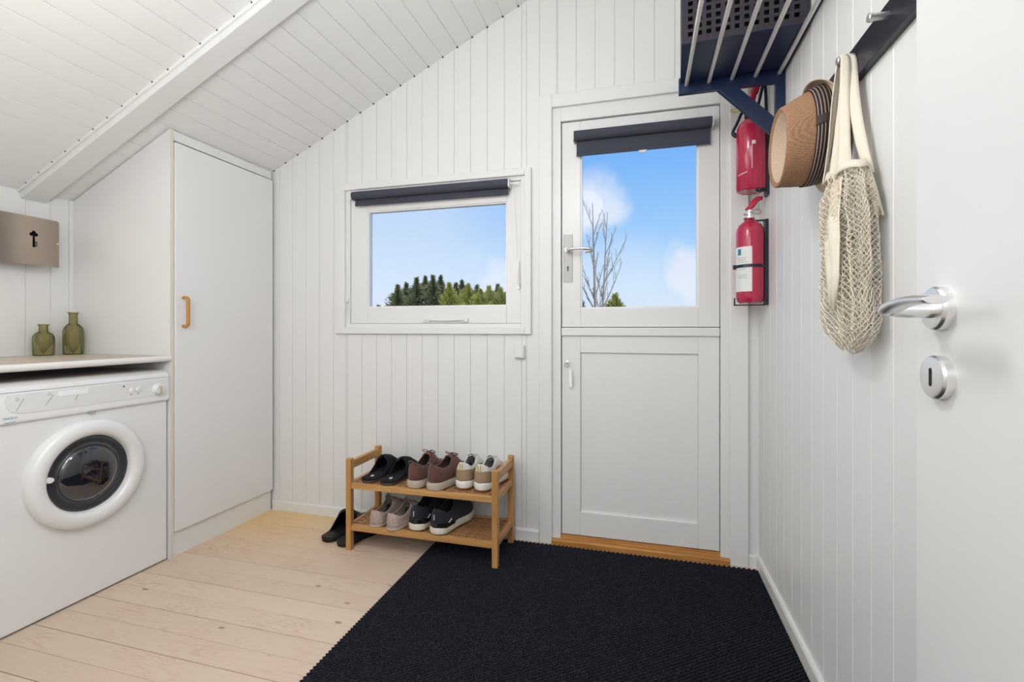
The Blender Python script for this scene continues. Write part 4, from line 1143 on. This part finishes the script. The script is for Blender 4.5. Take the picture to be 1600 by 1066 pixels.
netobj(net(.442, 1.222, .019, .066, 1.384, 1.020, 20, 38, 7.7, .01), .0024)
netobj(net(.436, 1.245, .012, .050, 1.380, 1.060, 18, 34, 2.2, .01), .0024)
def ribbon(name, pts, widths, wdir, th=.0022):
    P = smoothpts(pts, 6); bm = bmesh.new(); prev = None; m_ = len(P)
    for i, p in enumerate(P):
        q = i/(m_-1)*(len(widths)-1); a = int(min(q, len(widths)-2)); w = widths[a]+(widths[a+1]-widths[a])*(q-a)
        wd = Vector(wdir[0]).lerp(Vector(wdir[1]), i/(m_-1)).normalized()
        row = [bm.verts.new(p+wd*w*s_+Vector((-.0025*(1-s_*s_), 0, 0))) for s_ in (-1, -.5, 0, .5, 1)]
        if prev:
            for k in range(4): bm.faces.new((prev[k], prev[k+1], row[k+1], row[k]))
        prev = row
    return obj(name, bm, COTTON, t, smooth='all', solid=th, soff=0)
pk = (1.322, 1.6975)
ribbon('strap', [(.444, 1.275, 1.662), (.442, 1.277, 1.64), (.436, 1.290, 1.56), (.430, 1.300, 1.47), (.420, 1.308, 1.385)], [.008, .010, .011, .009, .011], ((1, .3, 0), (.4, .9, 0)))
ribbon('strap', [(.452, 1.254, 1.662), (.450, 1.256, 1.64), (.445, 1.268, 1.56), (.439, 1.275, 1.46), (.430, 1.285, 1.36)], [.008, .010, .008, .012, .014], ((1, -.2, 0), (.5, -.8, 0)))
ribbon('strap', [(.445, 1.252, 1.663), (.444, 1.248, 1.635), (.442, 1.246, 1.56), (.438, 1.235, 1.45), (.432, 1.225, 1.33)], [.008, .0095, .009, .012, .024], ((1, 0, 0), (.5, -.8, 0)))
ribbon('strap', [(.457, 1.253, 1.662), (.458, 1.250, 1.64), (.458, 1.236, 1.55), (.460, 1.208, 1.45), (.466, 1.180, 1.37)], [.0080, .010, .011, .012, .010], ((1, -.3, 0), (.4, -.9, 0)))
# loop over the peg
for xx in (.444, .457):
    bm = bmesh.new(); prev = None
    for i in range(9):
        a = PI*i/8; row = [bm.verts.new((xx+s_*.0085, 1.264+.0105*math.cos(a), 1.659+.0105*math.sin(a))) for s_ in (-1, 1)]
        if prev: bm.faces.new((prev[0], row[0], row[1], prev[1]))
        prev = row
    obj('strap_loop', bm, COTTON, t, smooth='all', solid=.0018, soff=1)
# woven gussets at the mouth of the bag
def patch(name, rows, th=.002):
    bm = bmesh.new(); prev = None
    for a, b in rows:
        A = Vector(a); Bb = Vector(b); row = []
        for i in range(7):
            q = i/6; p = A.lerp(Bb, q); p.x += .004*math.sin(q*PI*3+a[2]*20); row.append(bm.verts.new(p))
        if prev:
            for k in range(6): bm.faces.new((prev[k], prev[k+1], row[k+1], row[k]))
        prev = row
    return obj(name, bm, COTTON, t, smooth='all', solid=th, soff=0)
# woven hem round the mouth of the net
bm = bmesh.new(); prev = None
for i in range(49):
    a = 2*PI*i/48; row = []
    for zz, e in ((1.380, .76), (1.389, .72), (1.398, .68)):
        f = 1+.16*math.sin(a*5+1.3)
        row.append(bm.verts.new((min(.440+.040*e*f*math.cos(a), XR-.004), 1.232+.101*e*math.sin(a), zz+.002*math.sin(a*5))))
    if prev:
        for k in range(2): bm.faces.new((prev[k], prev[k+1], row[k+1], row[k]))
    prev = row
obj('hem', bm, COTTON, t, smooth='all', solid=.002, soff=0)
patch('gusset', [((.432, 1.245, 1.41), (.436, 1.218, 1.41)), ((.415, 1.250, 1.36), (.420, 1.190, 1.36)), ((.402, 1.246, 1.28), (.408, 1.175, 1.28)), ((.397, 1.230, 1.24), (.403, 1.165, 1.235)), ((.397, 1.212, 1.16), (.402, 1.172, 1.15)), ((.399, 1.200, 1.09), (.402, 1.182, 1.08))])
patch('gusset', [((.462, 1.186, 1.385), (.464, 1.174, 1.380)), ((.464, 1.180, 1.34), (.470, 1.158, 1.335)), ((.466, 1.168, 1.28), (.473, 1.138, 1.270))])

# ------------------------------------------------------------------ outside
random.seed(11)
gm = struct('ground_outside', B(-60, 60, D+.13, 130, -.45, -.30), GRASS)
gm['label'] = 'lawn outside the house'
def conifer(x, y, h, r, label, mt, grp):
    t = thing('tree', label, 'tree', (x, y, -.30), 0, grp)
    obj('trunk', T([(0, 0, 0), (0, 0, h*.95)], [h*.018, h*.004], 8), BARK, t, local=True)
    bm = bmesh.new(); N = 4200; bushy = mt is LGREEN; ph = random.random()*6
    for i in range(N):
        q = 1-random.random()**1.35*.75; z = h*q; a = random.random()*2*PI
        lump = .70+.9*noise.noise(Vector((math.cos(a)*1.3+ph*3, math.sin(a)*1.3, z*2.2)))
        env = (1-q**3)**.5*.70*lump if bushy else ((1-q)**.8*1.8*lump*(.8+.35*math.sin(z*11+ph)))
        rr = r*env+.03; rad = rr*random.random()**.42*random.choice((1, 1, 1.1, 1.35, 1.6))
        z += random.uniform(-.15, .15)-rad*(.25*rad if bushy else .12)
        if q > .97: rad *= .3; z += random.random()*.25
        p = Vector((rad*math.cos(a), rad*math.sin(a), z)); s_ = .035+.055*random.random()
        d = Vector((math.cos(a), math.sin(a), random.uniform(-.1, 1.8) if bushy else random.uniform(-.1, .9))).normalized(); u_, w_ = frame_of(d)
        v = [bm.verts.new(p-d*s_*1.6), bm.verts.new(p+u_*s_*.40+w_*s_*.2), bm.verts.new(p+d*s_*2.6), bm.verts.new(p-u_*s_*.40)]
        bm.faces.new(v)
    obj('crown', bm, mt, t, local=True)
cs, sn_ = math.cos(math.atan(205/744)), math.sin(math.atan(205/744))
# (bearing tangent, depth, height, radius, kind)
TL = [(-.240, 30, 3.75, 1.3, 0), (-.222, 33, 4.15, 1.2, 0), (-.200, 30, 4.20, 1.1, 0), (-.182, 34, 4.70, 1.2, 0), (-.166, 30, 4.35, 1.2, 0), (-.150, 33, 4.65, 1.1, 0), (-.132, 28, 3.65, 1.2, 1), (-.118, 32, 4.05, 1.2, 0),
      (-.105, 35, 4.55, 1.1, 0), (-.092, 29, 3.70, 1.3, 1), (-.074, 32, 3.90, 1.2, 0), (-.066, 28, 3.30, 1.3, 1), (-.048, 30, 3.65, 1.5, 1), (-.030, 34, 4.15, 1.2, 0), (-.024, 29, 3.45, 1.4, 1), (-.004, 31, 3.70, 1.4, 1), (.012, 34, 3.75, 1.2, 0),
      (.055, 34, 2.80, 1.0, 2), (-.28, 33, 2.6, .9, 2)]
names = {0: 'dark green conifer', 1: 'yellow green bushy conifer', 2: 'low thin conifer'}
cnt = {}
for a, s_, h, r, k in TL:
    X = s_*(-sn_+a*cs); Y = s_*(cs+a*sn_)
    conifer(X, Y, h, r, names[k]+' in the row of trees seen through the small window', (DGREEN, LGREEN, STRAWGRASS)[k], names[k]+'s beyond the window')
for a, s_, h, r in ((.145, 22, 2.25, 1.1), (.217, 22, 2.55, 1.0)):
    X = s_*(-sn_+a*cs); Y = s_*(cs+a*sn_)
    conifer(X, Y, h, r, 'low dark bush left of the bare tree, seen through the door glass' if a < .2 else 'low olive bush right of the bare tree, seen through the door glass', LGREEN if a > .2 else DGREEN, None)
# bare tree seen through the door
t = thing('bare_tree', 'leafless multi-stemmed tree seen through the glass of the outside door', 'tree', (0, 0, 0))
s_ = 15.; a = .181; X = s_*(-sn_+a*cs); Y = s_*(cs+a*sn_); t.location = (X, Y, -.30)
bm = bmesh.new()
rv = Vector((cs, sn_, 0))   # sideways
fv = Vector((-sn_, cs, 0))
def branch(p, d, ln, r, depth):
    pts = [p]; rs = [r]; n = 5; q = p.copy(); dd = d.copy()
    for i in range(n):
        jit = .018 if depth == 0 else .06; dd = (dd+Vector((random.uniform(-jit, jit), random.uniform(-jit, jit), .03*(depth > 0)))).normalized(); q = q+dd*ln/n
        pts.append(q.copy()); rs.append(r*(1-.8*(i+1)/n)+.0015)
    tube(bm, pts, rs, 5 if depth < 2 else 4)
    if depth < 3:
        m_ = (8, 6, 4)[depth]
        for i in range(m_):
            f = .22+.73*(i+random.random()*.6)/m_; j = min(int(f*n), n-1); fp = pts[j].lerp(pts[j+1], f*n-j)
            az = random.random()*2*PI; sd = (rv*math.cos(az)+fv*math.sin(az)*.6)
            nd = (dd*1.0+sd*random.uniform(.35, .75)+Vector((0, 0, .35))).normalized()
            branch(fp, nd, ln*(1-f*.6)*random.uniform(.26, .42), rs[j]*.55+.002, depth+1)
UP = Vector((0, 0, 1))
branch(Vector((0, 0, 0)), (UP-rv*.055).normalized(), 5.25, .062, 0)
branch(rv*.03, (UP+rv*.060).normalized(), 5.0, .045, 0)
branch(rv*.10+UP*1.9, (UP+rv*.62).normalized(), 1.7, .026, 1)
branch(-rv*.10+UP*2.2, (UP-rv*.42).normalized(), 1.2, .020, 1)
branch(rv*.12+UP*2.6, (UP+rv*.50).normalized(), 1.9, .022, 1)
obj('branches', bm, BARK, t, local=True)

# ------------------------------------------------------------------ sky
w = bpy.data.worlds.new('sky'); bpy.context.scene.world = w; w.use_nodes = True
nt = w.node_tree; n = nt.nodes; l = nt.links; bg = n['Background']
tc = n.new('ShaderNodeTexCoord'); sp = n.new('ShaderNodeSeparateXYZ'); l.new(tc.outputs['Generated'], sp.inputs[0])
cr = n.new('ShaderNodeValToRGB'); e = cr.color_ramp.elements
e[0].position = 0.; e[0].color = (.66, .81, .98, 1); e[1].position = 1.; e[1].color = (.05, .20, .60, 1)
for p, c_ in ((.08, (.55, .75, .97, 1)), (.20, (.34, .60, .96, 1)), (.32, (.21, .48, .95, 1)), (.45, (.14, .38, .90, 1))):
    q = e.new(p); q.color = c_
l.new(sp.outputs['Z'], cr.inputs[0])
nz = n.new('ShaderNodeTexNoise'); nz.inputs['Scale'].default_value = 9; nz.inputs['Detail'].default_value = 6; l.new(tc.outputs['Generated'], nz.inputs['Vector'])
sub = n.new('ShaderNodeVectorMath'); sub.operation = 'SUBTRACT'; sub.inputs[1].default_value = (.5, .5, .5); l.new(nz.outputs['Color'], sub.inputs[0])
scl = n.new('ShaderNodeVectorMath'); scl.operation = 'SCALE'; scl.inputs['Scale'].default_value = .13; l.new(sub.outputs[0], scl.inputs[0])
add = n.new('ShaderNodeVectorMath'); add.operation = 'ADD'; l.new(tc.outputs['Generated'], add.inputs[0]); l.new(scl.outputs[0], add.inputs[1])
def skydir(a, b):
    v = Vector((-sn_+a*cs, cs+a*sn_, b)).normalized(); return v
last = None
for a, b, r, st in ((.165, .265, .085, .75), (.375, .115, .07, .7), (-.045, .10, .06, .6), (-.22, .19, .07, .35), (.10, .12, .12, .35), (.25, .05, .16, .3), (-.25, .03, .12, .3), (-.10, .24, .05, .2), (-.34, .16, .42, .42)):
    dn = n.new('ShaderNodeVectorMath'); dn.operation = 'DISTANCE'; l.new(add.outputs[0], dn.inputs[0]); dn.inputs[1].default_value = skydir(a, b)
    mr = n.new('ShaderNodeMapRange'); mr.interpolation_type = 'SMOOTHSTEP'; mr.inputs[1].default_value = r*.35; mr.inputs[2].default_value = r; mr.inputs[3].default_value = st; mr.inputs[4].default_value = 0
    l.new(dn.outputs['Value'], mr.inputs[0])
    if last is None: last = mr.outputs[0]
    else:
        mx = n.new('ShaderNodeMath'); mx.operation = 'MAXIMUM'; l.new(last, mx.inputs[0]); l.new(mr.outputs[0], mx.inputs[1]); last = mx.outputs[0]
mx = n.new('ShaderNodeMix'); mx.data_type = 'RGBA'; mx.inputs[7].default_value = (.86, .89, .96, 1)
l.new(last, mx.inputs[0]); l.new(cr.outputs[0], mx.inputs[6]); l.new(mx.outputs[2], bg.inputs[0]); bg.inputs[1].default_value = 1.0

# ------------------------------------------------------------------ lights
def light(name, kind, loc, energy, col=(1, 1, 1), **k):
    d = bpy.data.lights.new(name, kind); d.energy = energy; d.color = col
    for a, b in k.items(): setattr(d, a, b)
    o = bpy.data.objects.new(name, d); C.objects.link(o); o.location = loc; return o
s = light('sun', 'SUN', (0, 0, 10), 2.2, (1, .93, .82), angle=.01); s.rotation_euler = (math.radians(50), 0, math.radians(35))
light('ceiling_lamp', 'POINT', (-1.30, .62, 1.55), 11, (1, .955, .905), shadow_soft_size=.25)
light('hall_fill', 'POINT', (-.25, -1.0, 1.9), 44, (.955, .98, 1.), shadow_soft_size=.5)  # unseen fill light added behind the doorway, no fixture
light('room_fill', 'POINT', (-1.10, .32, 1.30), 9, (.955, .98, 1.), shadow_soft_size=.35)  # fill light added in mid-air to brighten walls and ceiling
light('upper_fill', 'POINT', (-.45, .72, 2.02), 21, (.965, .985, 1.), shadow_soft_size=.14)  # added above the frame to brighten outside door, cupboard front and right wall

# ------------------------------------------------------------------ camera
cd = bpy.data.cameras.new('camera'); cam = bpy.data.objects.new('camera', cd); C.objects.link(cam)
cd.sensor_width = 36; cd.lens = 36*744/1600; cd.shift_y = -(533-513)/1600; cd.clip_start = .02; cd.clip_end = 500
cam.location = (0, 0, 1.04); cam.rotation_euler = (math.radians(90), 0, math.atan(205/744))
sc = bpy.context.scene; sc.camera = cam
sc.view_settings.view_transform = 'Standard'; sc.view_settings.look = 'None'; sc.view_settings.gamma = 1; sc.view_settings.use_curve_mapping = False
sc.view_settings.exposure = 0.0
